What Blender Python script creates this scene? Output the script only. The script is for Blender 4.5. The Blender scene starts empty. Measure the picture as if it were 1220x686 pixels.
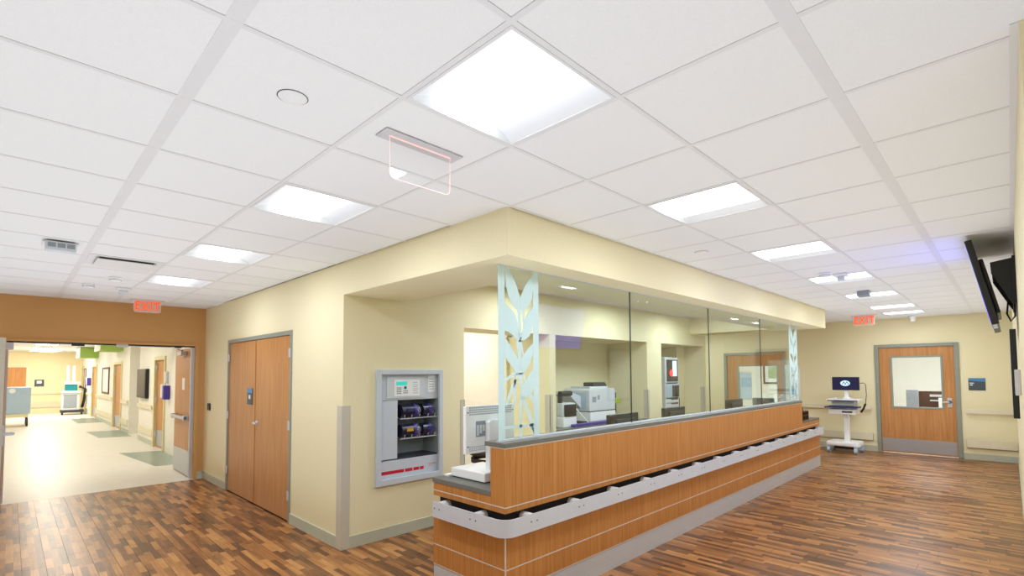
import bpy, bmesh, math, random
from mathutils import Vector, Matrix
random.seed(7)
SC = bpy.context.scene
COL = SC.collection
# ------------------------------------------------------------------ camera
FPX, PPY, CAMZ = 595.93, 417.38, 1.67
YAW, PITCH, ROLL = 0.78256, 0.04592, -0.00522
def cam_axes():
    f = Vector((math.cos(PITCH)*math.cos(YAW), math.cos(PITCH)*math.sin(YAW), math.sin(PITCH)))
    r = Vector((math.sin(YAW), -math.cos(YAW), 0)); u = r.cross(f)
    c, s = math.cos(ROLL), math.sin(ROLL)
    return f, c*r+s*u, -s*r+c*u
CF, CR, CU = cam_axes()
cd = bpy.data.cameras.new('camera'); cam = bpy.data.objects.new('camera', cd); COL.objects.link(cam)
cd.sensor_fit = 'HORIZONTAL'; cd.sensor_width = 36; cd.lens = FPX/1220*36
cd.shift_y = (PPY-343)/1220; cd.clip_start = 0.02; cd.clip_end = 100
cam.matrix_world = Matrix(((CR.x, CU.x, -CF.x, 0), (CR.y, CU.y, -CF.y, 0), (CR.z, CU.z, -CF.z, CAMZ), (0, 0, 0, 1)))
SC.camera = cam
# ------------------------------------------------------------------ world, exposure, light levels
w = bpy.data.worlds.new('world'); SC.world = w; w.use_nodes = True
w.node_tree.nodes['Background'].inputs[0].default_value = (0.9, 0.95, 1.0, 1)
w.node_tree.nodes['Background'].inputs[1].default_value = 0.4
vs = SC.view_settings; vs.view_transform = 'Standard'; vs.look = 'None'; vs.gamma = 1; vs.use_curve_mapping = False
vs.exposure = 0.84
LENS_POWER = 1.35        # glow of the ceiling light lenses
LAMP_WATTS = 7.6         # light sent down by each square ceiling light
LAMP_COL = (.90, .97, 1.06)
CORR_POWER = 21.0        # lenses in the far corridor and side rooms
SIDE_POWER = 15.0         # added unseen lights inside the station and side hall
UPLIGHT = 1.35           # W per square metre of the added fill lamps aimed up at the ceiling
CH = 2.764               # ceiling height

def area_light(name, x, y, z, sx, sy, watts, spread, col=(.83, .97, 1.14)):
    l = bpy.data.lights.new(name, 'AREA'); l.shape = 'RECTANGLE'; l.size = sx; l.size_y = sy; l.energy = watts; l.color = col; l.spread = math.radians(spread)
    o = bpy.data.objects.new(name, l); COL.objects.link(o); o.location = (x, y, z); o.rotation_euler = (math.pi, 0, 0); return o
area_light('fill_uplight', .1, 3.7, .04, 3.9, 10.8, UPLIGHT*3.9*10.8, 110)  # added fill lamps just above the floor, brightening the ceiling from below
area_light('fill_uplight', 7.5, 1.2, .04, 10.4, 2.2, UPLIGHT*10.4*2.2, 110)
# ------------------------------------------------------------------ helpers
def lin(c): return tuple(((v/255)/12.92 if v/255 <= .04045 else ((v/255+.055)/1.055)**2.4) for v in c)
class MB:
    def __init__(s): s.v = []; s.f = []
    def add(s, vs_, fs): n = len(s.v); s.v += [tuple(p) for p in vs_]; s.f += [tuple(i+n for i in f) for f in fs]; return s
    def box(s, x0, x1, y0, y1, z0, z1, M=None):
        if x0 > x1: x0, x1 = x1, x0
        if y0 > y1: y0, y1 = y1, y0
        if z0 > z1: z0, z1 = z1, z0
        P = [(x0,y0,z0),(x1,y0,z0),(x1,y1,z0),(x0,y1,z0),(x0,y0,z1),(x1,y0,z1),(x1,y1,z1),(x0,y1,z1)]
        if M is not None: P = [M @ Vector(p) for p in P]
        return s.add(P, [(0,3,2,1),(4,5,6,7),(0,1,5,4),(1,2,6,5),(2,3,7,6),(3,0,4,7)])
    def cyl(s, p0, p1, r, n=12, r1=None):
        p0, p1 = Vector(p0), Vector(p1); r1 = r if r1 is None else r1
        d = (p1-p0).normalized(); a = d.orthogonal().normalized(); b = d.cross(a)
        P = [p0+(a*math.cos(t)+b*math.sin(t))*r for t in [2*math.pi*i/n for i in range(n)]]
        P += [p1+(a*math.cos(t)+b*math.sin(t))*r1 for t in [2*math.pi*i/n for i in range(n)]]
        F = [(i, (i+1) % n, n+(i+1) % n, n+i) for i in range(n)]+[tuple(range(n-1, -1, -1)), tuple(range(n, 2*n))]
        return s.add(P, F)
    def tube(s, pts, r, n=8):
        pts = [Vector(p) for p in pts]; P = []; F = []; a = None
        for i, p in enumerate(pts):
            d = ((pts[min(i+1, len(pts)-1)]-pts[max(i-1, 0)])).normalized()
            a = d.orthogonal().normalized() if a is None else (a-d*a.dot(d)).normalized()
            b = d.cross(a)
            P += [p+(a*math.cos(2*math.pi*k/n)+b*math.sin(2*math.pi*k/n))*r for k in range(n)]
        for i in range(len(pts)-1):
            F += [(i*n+k, i*n+(k+1) % n, (i+1)*n+(k+1) % n, (i+1)*n+k) for k in range(n)]
        F += [tuple(range(n-1, -1, -1)), tuple(range((len(pts)-1)*n, len(pts)*n))]
        return s.add(P, F)
    def lathe(s, prof, c, n=20, axis=None):
        c = Vector(c); ax = Vector(axis or (0, 0, 1)).normalized(); a = ax.orthogonal().normalized(); b = ax.cross(a); P = []; F = []; m = len(prof)
        for k in range(n):
            t = 2*math.pi*k/n
            P += [c+ax*h+(a*math.cos(t)+b*math.sin(t))*r for r, h in prof]
        for k in range(n):
            k2 = (k+1) % n
            F += [(k*m+i, k2*m+i, k2*m+i+1, k*m+i+1) for i in range(m-1)]
        return s.add(P, F)
    def prism(s, poly, axis, a0, a1):
        # poly: 2-D points in the two axes other than `axis` (kept in x,y,z order)
        def m(p, a):
            q = list(p); q.insert(axis, a); return q
        n = len(poly)
        return s.add([m(p, a0) for p in poly]+[m(p, a1) for p in poly],
                     [tuple(range(n-1, -1, -1)), tuple(range(n, 2*n))]+[(i, (i+1) % n, n+(i+1) % n, n+i) for i in range(n)])
    def sphere(s, c, r, n=12, sc=(1, 1, 1)):
        c = Vector(c); P = []; F = []; h = n//2
        for i in range(h+1):
            t = math.pi*i/h
            for k in range(n): P.append(c+Vector((math.sin(t)*math.cos(2*math.pi*k/n)*r*sc[0], math.sin(t)*math.sin(2*math.pi*k/n)*r*sc[1], math.cos(t)*r*sc[2])))
        for i in range(h): F += [(i*n+k, i*n+(k+1) % n, (i+1)*n+(k+1) % n, (i+1)*n+k) for k in range(n)]
        return s.add(P, F)
WL = {}
def mesh_of(name, mb, off=(0, 0, 0), bevel=0, smooth=False, seg=2):
    me = bpy.data.meshes.new(name)
    me.from_pydata([(p[0]-off[0], p[1]-off[1], p[2]-off[2]) for p in mb.v], [], mb.f)
    bm = bmesh.new(); bm.from_mesh(me)
    bmesh.ops.remove_doubles(bm, verts=bm.verts, dist=1e-6) if smooth else None
    bmesh.ops.recalc_face_normals(bm, faces=bm.faces)
    if bevel:
        ed = [e for e in bm.edges if len(e.link_faces) == 2 and e.calc_face_angle(0) > .6]
        bmesh.ops.bevel(bm, geom=ed, offset=bevel, segments=seg, affect='EDGES', profile=.6, clamp_overlap=True)
    if smooth:
        for f in bm.faces: f.smooth = True
        for e in bm.edges:
            if len(e.link_faces) == 2 and e.calc_face_angle(0) > .7: e.smooth = False
    bm.to_mesh(me); bm.free()
    return me
def tag(o, label=None, cat=None, group=None, kind=None):
    if label: o['label'] = label
    if cat: o['category'] = cat
    if group: o['group'] = group
    if kind: o['kind'] = kind
    return o
def part(name, mb, m, parent=None, label=None, bevel=0, smooth=False, kind=None, seg=2):
    if parent is None:
        xs = [p[0] for p in mb.v]; ys = [p[1] for p in mb.v]; zs = [p[2] for p in mb.v]
        W = Vector(((min(xs)+max(xs))/2, (min(ys)+max(ys))/2, min(zs)))
    else: W = WL[parent.name]
    me = mesh_of(name, mb, W, bevel, smooth, seg); me.materials.append(m)
    o = bpy.data.objects.new(name, me); COL.objects.link(o)
    if parent is None: o.location = W
    else: o.parent = parent
    WL[o.name] = W
    return tag(o, label, None, None, kind)
def single(name, mb, m, label, cat, group=None, **k): return tag(part(name, mb, m, None, **k), label, cat, group)
def struct(name, mb, m, parent=None, label=None, **k):
    o = part(name, mb, m, parent, label=label, **k)
    if parent is None: o['kind'] = 'structure'
    return o
def thing(name, label, cat, loc, group=None, kind=None):
    o = bpy.data.objects.new(name, None); COL.objects.link(o); o.location = loc; o.empty_display_size = .1
    WL[o.name] = Vector(loc); return tag(o, label, cat, group, kind)
def copy_tree(o, delta=(0, 0, 0), label=None, parent=None):
    c = o.copy(); COL.objects.link(c)
    if parent is not None: c.parent = parent
    else: c.location = Vector(o.location)+Vector(delta)
    WL[c.name] = WL[o.name]+Vector(delta)
    if label: c['label'] = label
    for ch in list(o.children): copy_tree(ch, delta, None, c)
    return c
def text(name, body, m, parent, pos, size, right, up, extrude=.0008, align='CENTER'):
    cu = bpy.data.curves.new(name, 'FONT'); cu.body = body; cu.size = size; cu.align_x = align; cu.align_y = 'CENTER'; cu.extrude = extrude; cu.space_character = 1.1; cu.offset = .0018
    cu.materials.append(m); o = bpy.data.objects.new(name, cu); COL.objects.link(o)
    R, U = Vector(right), Vector(up); N = R.cross(U); p = Vector(pos)-(WL[parent.name])
    R = R*.8
    me = bpy.data.meshes.new_from_object(o.evaluated_get(bpy.context.evaluated_depsgraph_get())); bpy.data.objects.remove(o)
    o = bpy.data.objects.new(name, me); COL.objects.link(o); o.parent = parent
    o.matrix_local = Matrix(((R.x, U.x, N.x, p.x), (R.y, U.y, N.y, p.y), (R.z, U.z, N.z, p.z), (0, 0, 0, 1)))
    return o

# ------------------------------------------------------------------ materials
def newmat(name):
    m = bpy.data.materials.new(name); m.use_nodes = True; nt = m.node_tree
    return m, nt, nt.nodes['Principled BSDF']
def ramp(nt, fac, cols):
    r = nt.nodes.new('ShaderNodeValToRGB'); e = r.color_ramp.elements
    while len(e) < len(cols): e.new(.5)
    for k, (p, c) in enumerate(cols): e[k].position = p; e[k].color = (*c, 1)
    nt.links.new(fac, r.inputs[0]); return r.outputs[0]
def pm(name, rgb, rough=.5, metal=0, var=.05, scale=14, bump=0, spec=.5, stretch=(1, 1, 1)):
    m, nt, b = newmat(name); c = lin(rgb)
    g = nt.nodes.new('ShaderNodeNewGeometry'); mp = nt.nodes.new('ShaderNodeMapping'); mp.inputs['Scale'].default_value = stretch
    nt.links.new(g.outputs['Position'], mp.inputs[0])
    n = nt.nodes.new('ShaderNodeTexNoise'); n.inputs['Scale'].default_value = scale; n.inputs['Detail'].default_value = 4
    nt.links.new(mp.outputs[0], n.inputs['Vector'])
    col = ramp(nt, n.outputs['Fac'], [(.3, tuple(v*(1-var) for v in c)), (.7, tuple(min(1, v*(1+var)) for v in c))])
    nt.links.new(col, b.inputs['Base Color'])
    b.inputs['Roughness'].default_value = rough; b.inputs['Metallic'].default_value = metal; b.inputs['Specular IOR Level'].default_value = spec
    if bump:
        bp = nt.nodes.new('ShaderNodeBump'); bp.inputs['Strength'].default_value = bump; bp.inputs['Distance'].default_value = .004
        nt.links.new(n.outputs['Fac'], bp.inputs['Height']); nt.links.new(bp.outputs[0], b.inputs['Normal'])
    return m
def wood(name, dark, light, rough=.38, scale=(38, 38, 1.6)):
    m, nt, b = newmat(name)
    g = nt.nodes.new('ShaderNodeNewGeometry'); mp = nt.nodes.new('ShaderNodeMapping'); mp.inputs['Scale'].default_value = scale
    nt.links.new(g.outputs['Position'], mp.inputs[0])
    n = nt.nodes.new('ShaderNodeTexNoise'); n.inputs['Scale'].default_value = 1.0; n.inputs['Detail'].default_value = 6; n.inputs['Roughness'].default_value = .62; n.inputs['Distortion'].default_value = .35
    nt.links.new(mp.outputs[0], n.inputs['Vector'])
    col = ramp(nt, n.outputs['Fac'], [(.28, lin(dark)), (.52, tuple((a+c)/2 for a, c in zip(lin(dark), lin(light)))), (.72, lin(light))])
    nt.links.new(col, b.inputs['Base Color']); b.inputs['Roughness'].default_value = rough; b.inputs['Specular IOR Level'].default_value = .35
    return m
def emit(name, rgb, s, soft=None):
    m, nt, b = newmat(name); c = lin(rgb)
    b.inputs['Base Color'].default_value = (*c, 1); b.inputs['Emission Color'].default_value = (*c, 1); b.inputs['Emission Strength'].default_value = s
    g = nt.nodes.new('ShaderNodeNewGeometry'); n = nt.nodes.new('ShaderNodeTexNoise'); n.inputs['Scale'].default_value = 3
    nt.links.new(g.outputs['Position'], n.inputs['Vector'])
    col = ramp(nt, n.outputs['Fac'], [(.3, tuple(v*.98 for v in c)), (.7, c)]); nt.links.new(col, b.inputs['Emission Color'])
    return m
def clear(name, tint, ior=1.45, rough=.0, amount=1.0, milk=0.0, milkcol=(.8, .9, .9)):
    """thin clear sheet: transparent and mirror mixed by the fresnel of the sheet, plus an even milkiness"""
    m = bpy.data.materials.new(name); m.use_nodes = True; nt = m.node_tree; nt.nodes.clear()
    out = nt.nodes.new('ShaderNodeOutputMaterial'); t = nt.nodes.new('ShaderNodeBsdfTransparent'); t.inputs[0].default_value = (*tint, 1)
    gl = nt.nodes.new('ShaderNodeBsdfGlossy'); gl.inputs['Roughness'].default_value = rough; gl.inputs[0].default_value = (1, 1, 1, 1)
    fr = nt.nodes.new('ShaderNodeFresnel'); gb = nt.nodes.new('ShaderNodeNewGeometry'); iv = nt.nodes.new('ShaderNodeMix'); iv.data_type = 'FLOAT'; iv.inputs[2].default_value = ior; iv.inputs[3].default_value = 1/ior
    nt.links.new(gb.outputs['Backfacing'], iv.inputs[0]); nt.links.new(iv.outputs[0], fr.inputs[0])
    mu = nt.nodes.new('ShaderNodeMath'); mu.operation = 'MULTIPLY'; mu.inputs[1].default_value = amount; nt.links.new(fr.outputs[0], mu.inputs[0])
    base = t.outputs[0]
    if milk:
        g = nt.nodes.new('ShaderNodeNewGeometry'); n = nt.nodes.new('ShaderNodeTexNoise'); n.inputs['Scale'].default_value = 30
        nt.links.new(g.outputs['Position'], n.inputs['Vector'])
        col = ramp(nt, n.outputs['Fac'], [(.3, tuple(v*.98 for v in milkcol)), (.7, milkcol)])
        d = nt.nodes.new('ShaderNodeBsdfDiffuse'); tl = nt.nodes.new('ShaderNodeBsdfTranslucent')
        nt.links.new(col, d.inputs[0]); nt.links.new(col, tl.inputs[0])
        a = nt.nodes.new('ShaderNodeMixShader'); a.inputs[0].default_value = .15; nt.links.new(d.outputs[0], a.inputs[1]); nt.links.new(tl.outputs[0], a.inputs[2])
        b2 = nt.nodes.new('ShaderNodeMixShader'); b2.inputs[0].default_value = milk; nt.links.new(t.outputs[0], b2.inputs[1]); nt.links.new(a.outputs[0], b2.inputs[2]); base = b2.outputs[0]
    mx = nt.nodes.new('ShaderNodeMixShader'); nt.links.new(mu.outputs[0], mx.inputs[0]); nt.links.new(base, mx.inputs[1]); nt.links.new(gl.outputs[0], mx.inputs[2])
    nt.links.new(mx.outputs[0], out.inputs[0]); return m
def plank_mat():
    m, nt, b = newmat('plank_wood'); N = nt.nodes.new; L = nt.links.new
    g = N('ShaderNodeNewGeometry'); sp = N('ShaderNodeSeparateXYZ'); L(g.outputs['Position'], sp.inputs[0])
    def mth(op, a, c=None):
        k = N('ShaderNodeMath'); k.operation = op
        if isinstance(a, (int, float)): k.inputs[0].default_value = a
        else: L(a, k.inputs[0])
        if c is not None:
            if isinstance(c, (int, float)): k.inputs[1].default_value = c
            else: L(c, k.inputs[1])
        return k.outputs[0]
    row = mth('FLOOR', mth('DIVIDE', mth('ADD', sp.outputs[0], 2.0), .0507))
    w1 = N('ShaderNodeTexWhiteNoise'); w1.noise_dimensions = '1D'; L(row, w1.inputs['W'])
    sh = mth('MULTIPLY', w1.outputs['Value'], 5.0)
    cell = mth('FLOOR', mth('DIVIDE', mth('ADD', sp.outputs[1], sh), .31))
    cb = N('ShaderNodeCombineXYZ'); L(row, cb.inputs[0]); L(cell, cb.inputs[1])
    w2 = N('ShaderNodeTexWhiteNoise'); w2.noise_dimensions = '2D'; L(cb.outputs[0], w2.inputs['Vector'])
    mp = N('ShaderNodeMapping'); mp.inputs['Scale'].default_value = (70, 4, 1); L(g.outputs['Position'], mp.inputs[0])
    ad = N('ShaderNodeVectorMath'); ad.operation = 'ADD'; L(mp.outputs[0], ad.inputs[0]); L(w2.outputs['Color'], ad.inputs[1])
    n = N('ShaderNodeTexNoise'); n.inputs['Scale'].default_value = 1; n.inputs['Detail'].default_value = 5; n.inputs['Roughness'].default_value = .65; L(ad.outputs[0], n.inputs['Vector'])
    n2 = N('ShaderNodeTexNoise'); n2.inputs['Scale'].default_value = 2.2; n2.inputs['Detail'].default_value = 2; L(g.outputs['Position'], n2.inputs['Vector'])
    f = mth('ADD', mth('ADD', mth('MULTIPLY', w2.outputs['Value'], .52), mth('MULTIPLY', n.outputs['Fac'], .62)), mth('MULTIPLY', n2.outputs['Fac'], .2))
    f = mth('SUBTRACT', f, .2)
    col = ramp(nt, f, [(.12, lin((72, 44, 27))), (.36, lin((122, 77, 41))), (.6, lin((172, 115, 62))), (.9, lin((212, 156, 94)))])
    L(col, b.inputs['Base Color']); b.inputs['Roughness'].default_value = .33; b.inputs['Specular IOR Level'].default_value = .5
    bp = N('ShaderNodeBump'); bp.inputs['Strength'].default_value = .12; bp.inputs['Distance'].default_value = .002; L(n.outputs['Fac'], bp.inputs['Height']); L(bp.outputs[0], b.inputs['Normal'])
    return m
M = {}
M['plank'] = plank_mat()
M['sub'] = pm('subfloor', (70, 55, 42), .8)
M['cream'] = pm('cream_paint', (243, 233, 194), .62, var=.02, scale=60, bump=.05)
M['tan'] = pm('tan_paint', (214, 164, 102), .6, var=.02, scale=60, bump=.05)
M['white_paint'] = pm('white_paint', (240, 236, 224), .6, var=.02)
M['yellow_paint'] = pm('yellow_paint', (246, 232, 190), .6, var=.02)
M['green_paint'] = pm('green_paint', (168, 200, 96), .6, var=.03)
M['tile'] = pm('ceiling_tile_board', (238, 237, 235), .85, var=.02, scale=160, bump=.25, spec=.2)
M['grid'] = pm('grid_enamel', (228, 227, 226), .5, var=.01)
M['frame'] = pm('grey_green_door_frame', (148, 152, 140), .45, var=.03)
M['base'] = pm('sage_baseboard_vinyl', (196, 198, 178), .55, var=.03)
M['guard'] = pm('corner_guard_vinyl', (206, 200, 184), .5, var=.02)
M['rail'] = pm('handrail_vinyl', (230, 220, 192), .5, var=.02)
M['rail_gap'] = pm('handrail_underside', (120, 112, 96), .6)
M['door'] = wood('door_veneer', (184, 122, 68), (212, 156, 98), .4)
M['cwood'] = wood('counter_veneer', (176, 110, 52), (210, 148, 84), .36, (60, 60, 2.2))
M['cap'] = pm('grey_solid_surface', (112, 112, 106), .4, var=.12, scale=260)
M['steel'] = pm('brushed_steel', (206, 208, 214), .45, .2, var=.05, scale=8, stretch=(1, 1, 40))
M['kick'] = pm('kick_plate_steel', (184, 186, 190), .36, .6, var=.05, scale=6, stretch=(1, 1, 30))
M['alu'] = pm('satin_aluminium', (214, 220, 230), .42, .2, var=.02)
M['reveal'] = pm('aluminium_reveal', (226, 220, 212), .4, .3)
M['black'] = pm('black_plastic', (22, 23, 26), .38, var=.1)
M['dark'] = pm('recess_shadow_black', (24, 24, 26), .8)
M['charcoal'] = pm('charcoal_plastic', (52, 54, 60), .5)
M['white'] = pm('white_plastic', (248, 250, 252), .35, var=.01)
M['offwhite'] = pm('offwhite_plastic', (214, 220, 226), .45, var=.02)
M['greyblue'] = pm('greyblue_metal', (178, 200, 220), .42, .1, var=.03)
M['cabmetal'] = pm('cabinet_enamel', (208, 216, 226), .35, .0, var=.02)
M['cabin'] = pm('cabinet_inside', (150, 160, 164), .5, var=.04)
M['navy'] = pm('navy_plastic', (46, 50, 104), .4)
M['purple'] = pm('purple_plastic', (72, 52, 150), .4)
M['red'] = pm('red_print', (206, 30, 52), .5)
M['ltred'] = pm('pale_red_print', (214, 160, 166), .5)
M['teal'] = emit('teal_lcd', (36, 178, 160), .5)
M['tealbtn'] = pm('teal_button', (20, 130, 140), .4)
M['greyprint'] = pm('grey_print', (150, 158, 170), .5)
M['canister'] = pm('dark_blue_plastic', (36, 36, 58), .3)
M['label_gold'] = pm('gold_label', (206, 160, 50), .5)
M['signbase'] = pm('light_grey_metal', (206, 204, 206), .5)
M['cframe'] = pm('cream_door_frame', (222, 210, 160), .5)
M['lime'] = pm('lime_plastic', (170, 190, 60), .5)
M['vinyl'] = pm('beige_sheet_vinyl', (226, 223, 212), .38, var=.03, scale=5, spec=.25)
M['mat_green'] = pm('greygreen_vinyl_inlay', (140, 156, 146), .3, var=.05)
M['blueprint'] = pm('blue_print', (70, 140, 196), .45)
M['plaque'] = pm('slate_plaque', (72, 82, 90), .45)
M['art'] = pm('landscape_print', (160, 176, 120), .5, var=.35, scale=9)
M['mount'] = pm('white_mount_board', (240, 240, 236), .6)
M['brownwood'] = wood('dark_frame_wood', (66, 42, 30), (92, 60, 42), .4)
M['brown'] = pm('dark_brown_upholstery', (62, 46, 36), .6, var=.15)
M['exitred'] = emit('exit_red_letters', (255, 84, 26), .42)
M['pinkglow'] = emit('red_edge_light', (255, 200, 196), .32)
M['plate_pink'] = clear('pink_lit_acrylic', (.98, .90, .88), milk=.6, milkcol=lin((255, 226, 214)), amount=.6)
M['plate'] = clear('clear_acrylic', (.97, .97, .97), rough=.02, milk=.04, milkcol=(.95, .93, .93))
M['glass'] = clear('screen_glass', (.94, .98, .968), amount=.6)
M['glass_edge'] = pm('dark_glass_edge', (40, 66, 62), .2)
M['doorglass'] = clear('door_glass', (.95, .97, .97), amount=.7)
M['film'] = clear('frosted_film', (.85, .96, .97), rough=.3, amount=.1, milk=.95, milkcol=lin((228, 251, 253)))
M['acrylic'] = clear('frosted_acrylic', (.93, .97, .98), rough=.1, amount=.4, milk=.34, milkcol=lin((226, 238, 240)))
M['clearplastic'] = clear('clear_plastic', (.85, .88, .95), rough=.08, milk=.2, milkcol=(.7, .72, .9), amount=1.6)
M['screen_off'] = pm('dark_screen', (18, 20, 30), .3, spec=.4)
M['screen_navy'] = emit('navy_screen', (16, 10, 70), .08)
M['screen_logo'] = emit('pale_logo', (205, 238, 255), .3)
M['screen_teal'] = emit('teal_logo_stroke', (20, 90, 130), .05)
M['tvscreen'] = emit('tv_blue_screen', (64, 54, 220), 2.4)
M['tvpale'] = emit('tv_pale_screen', (140, 146, 255), 1.0)
M['lens'] = emit('light_lens', (241, 248, 255), LENS_POWER)
M['lens2'] = emit('corridor_light_lens', (255, 249, 236), CORR_POWER)
M['lens3'] = emit('added_side_light_lens', (236, 247, 255), SIDE_POWER)
M['lens4'] = emit('added_patient_light_lens', (244, 249, 255), 52.0)
M['lens5'] = emit('added_back_light_lens', (255, 247, 236), 14.0)
M['reflector'] = pm('white_reflector', (236, 237, 238), .5, var=.005)
M['lamp_red'] = emit('red_indicator', (255, 40, 40), 2.5)
M['rackscreen'] = emit('pale_rack_display', (200, 224, 240), .7)

# ------------------------------------------------------------------ floor
X0, Y0 = 2.278, 2.300            # soffit corner
BY = 4.57                        # back wall of the nurse station
XE = 12.9                        # far right wall
NY = 9.40                        # brown wall
RY = -.06                        # right wall
floor = struct('floor', MB().box(-2, XE, -2, NY-.05, -.08, -.004).box(10.4, XE, NY-.05, 9.4, -.08, -.004), M['sub'], label='floor laid with brown multi tone wood strip planks')
def project(x, y, z):
    d = Vector((x, y, z-CAMZ)); zz = d.dot(CF)
    if zz < .3: return None
    return 610+FPX*d.dot(CR)/zz, PPY-FPX*d.dot(CU)/zz
PW, PL = .152, .914
cells = []
nx = int((XE+2)/PW)+1
for i in range(nx):
    xa = -2+i*PW; xb = min(xa+PW, XE)
    off = (i*.37 % 1)*PL
    y = -2-off
    while y < 9.35:
        ya, yb = max(y, -2), min(y+PL, NY-.05); y += PL
        if xb <= X0-.02: pass
        elif xa < X0-.02: 
            pass
        else:
            ya = max(ya, RY+.005) if xa > 2.3 else max(ya, -2)
            if xa < 10.45: yb = min(yb, BY-.002)
            else: yb = min(yb, 7.0)
        xb2 = xb
        if xa < X0 < xb and (ya+yb)/2 > BY: xb2 = X0-.002
        if yb-ya > .03 and xb2-xa > .01: cells.append((xa, xb2, ya, yb))
def seen(c):
    xa, xb, ya, yb = c; cx, cy = (xa+xb)/2, (ya+yb)/2
    if 2.4 < cx < 10.3 and cy > 2.46: return False
    for px, py in ((cx, cy), (xa, ya), (xb, yb)):
        q = project(px, py, 0)
        if q and -5 < q[0] < 1225 and q[1] < 700: return True
    return False
vis = sorted([c for c in cells if seen(c)], key=lambda c: c[0]**2+c[1] if False else c[0]**2+c[1]**2)
near = set(vis[:300]); rest = MB(); GAP = .0011
full = None
for c in cells:
    xa, xb, ya, yb = c
    if c in near:
        if abs(yb-ya-PL) < 1e-6 and abs(xb-xa-PW) < 1e-6:
            if full is None:
                full = mesh_of('plank', MB().box(GAP, PW-GAP, GAP, PL-GAP, -.004, 0)); full.materials.append(M['plank'])
            me = full
        else:
            me = mesh_of('plank', MB().box(GAP, xb-xa-GAP, GAP, yb-ya-GAP, -.004, 0)); me.materials.append(M['plank'])
        o = bpy.data.objects.new('plank', me); COL.objects.link(o); o.parent = floor
        o.location = Vector((xa, ya, 0))-WL['floor']
    else: rest.box(xa+GAP, xb-GAP, ya+GAP, yb-GAP, -.004, 0)
part('plank_field', rest, M['plank'], floor, kind='stuff')
# far corridor floor with inlays
cf = struct('floor_corridor', MB().box(-2, 4.2, NY-.05, 32, -.08, 0), M['vinyl'], label='pale beige vinyl floor of the far corridor')
for q in ([(1.72, 13.65), (2.44, 13.4), (2.44, 11.15), (1.95, 11.2)], [(1.67, 19.5), (2.44, 19.4), (2.44, 17.2), (1.75, 17.4)], [(1.75, 25.8), (2.44, 25.8), (2.44, 23.2), (1.75, 23.2)]):
    part('floor_inlay', MB().prism(q, 2, .0005, .002), M['mat_green'], cf)

# ------------------------------------------------------------------ ceiling
ceil = struct('ceiling', MB().box(-2, XE, -2, NY, CH+.13, CH+.2), M['tile'], label='suspended ceiling of white square tiles in a white grid')
T = .61; GX, GY = .46, 1.669
xs = [-2.0]+[GX+T*k for k in range(-3, 21)]+[XE]; ys = [-2.0]+[GY+T*k for k in range(-5, 13)]+[NY]
xs = sorted(set(round(v, 4) for v in xs if v <= XE)); ys = sorted(set(round(v, 4) for v in ys if v <= NY))
LIGHTS = [(1.375, 1.364), (1.375, 3.194), (1.375, 5.024), (1.375, 6.854)]+[(1.375+1.83*k, 1.364) for k in range(1, 6)]+[(11.745, 1.364)]
def is_light(cx, cy): return any(abs(cx-a) < .28 and abs(cy-b) < .28 for a, b in LIGHTS)
tmesh = {}; BW = .011
for a, b in zip(xs[:-1], xs[1:]):
    for c, d in zip(ys[:-1], ys[1:]):
        x0, x1, y0, y1 = a, b, c, d
        if x1 > X0+.0 and y1 > Y0 and x0 > 10.3 and y0 > 2.2: pass
        if x0 >= 2.2 and y1 <= RY: continue
        if x0 >= 2.2: y0 = max(y0, RY)
        if x0 >= X0 and y0 >= Y0 and x1 <= 10.25: continue
        if x0 < X0 < x1 and y0 >= Y0: x1 = X0
        if y0 < Y0 < y1 and x0 >= X0 and x0 < 10.2: y1 = Y0
        if x1-x0 < .06 or y1-y0 < .06 or is_light((x0+x1)/2, (y0+y1)/2): continue
        k = (round(x1-x0, 3), round(y1-y0, 3))
        if k not in tmesh:
            me = mesh_of('ceiling_tile', MB().box(BW+.0004, k[0]-BW-.0004, BW+.0004, k[1]-BW-.0004, 0, .012), bevel=.0015, seg=1); me.materials.append(M['tile']); tmesh[k] = me
        o = bpy.data.objects.new('ceiling_tile', tmesh[k]); COL.objects.link(o); o.parent = ceil
        o.location = Vector((x0, y0, CH+.0008))-WL['ceiling']
for x in xs[1:-1]:
    wv = .026 if abs(x-GX) < .01 else BW
    for y0, y1 in (((-2, NY),) if x < X0 else ((RY, Y0),) if x < 10.25 else ((RY, NY),)):
        part('grid_bar', MB().box(x-wv, x+wv, max(y0, -2), y1, CH-.001, CH+.028), M['grid'], ceil)
for y in ys[1:-1]:
    wv = .026 if abs(y-.449) < .01 else BW
    x1 = XE if y < Y0 else X0
    if y > RY: part('grid_bar', MB().box(-2, x1, y-wv, y+wv, CH-.0014, CH+.028), M['grid'], ceil)
    if y > Y0: part('grid_bar', MB().box(10.25, XE, y-wv, y+wv, CH-.0014, CH+.028), M['grid'], ceil)
part('edge_molding', MB().box(2.2, XE, RY, RY+.022, CH-.004, CH+.028), M['grid'], ceil)
part('edge_molding', MB().box(-2, X0, NY-.022, NY, CH-.004, CH+.028), M['grid'], ceil)
# nurse station ceiling
struct('ceiling_station', MB().box(2.95, 9.75, 3.05, BY, CH, CH+.02), M['tile'], label='plain white ceiling inside the nurse station')

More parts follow.
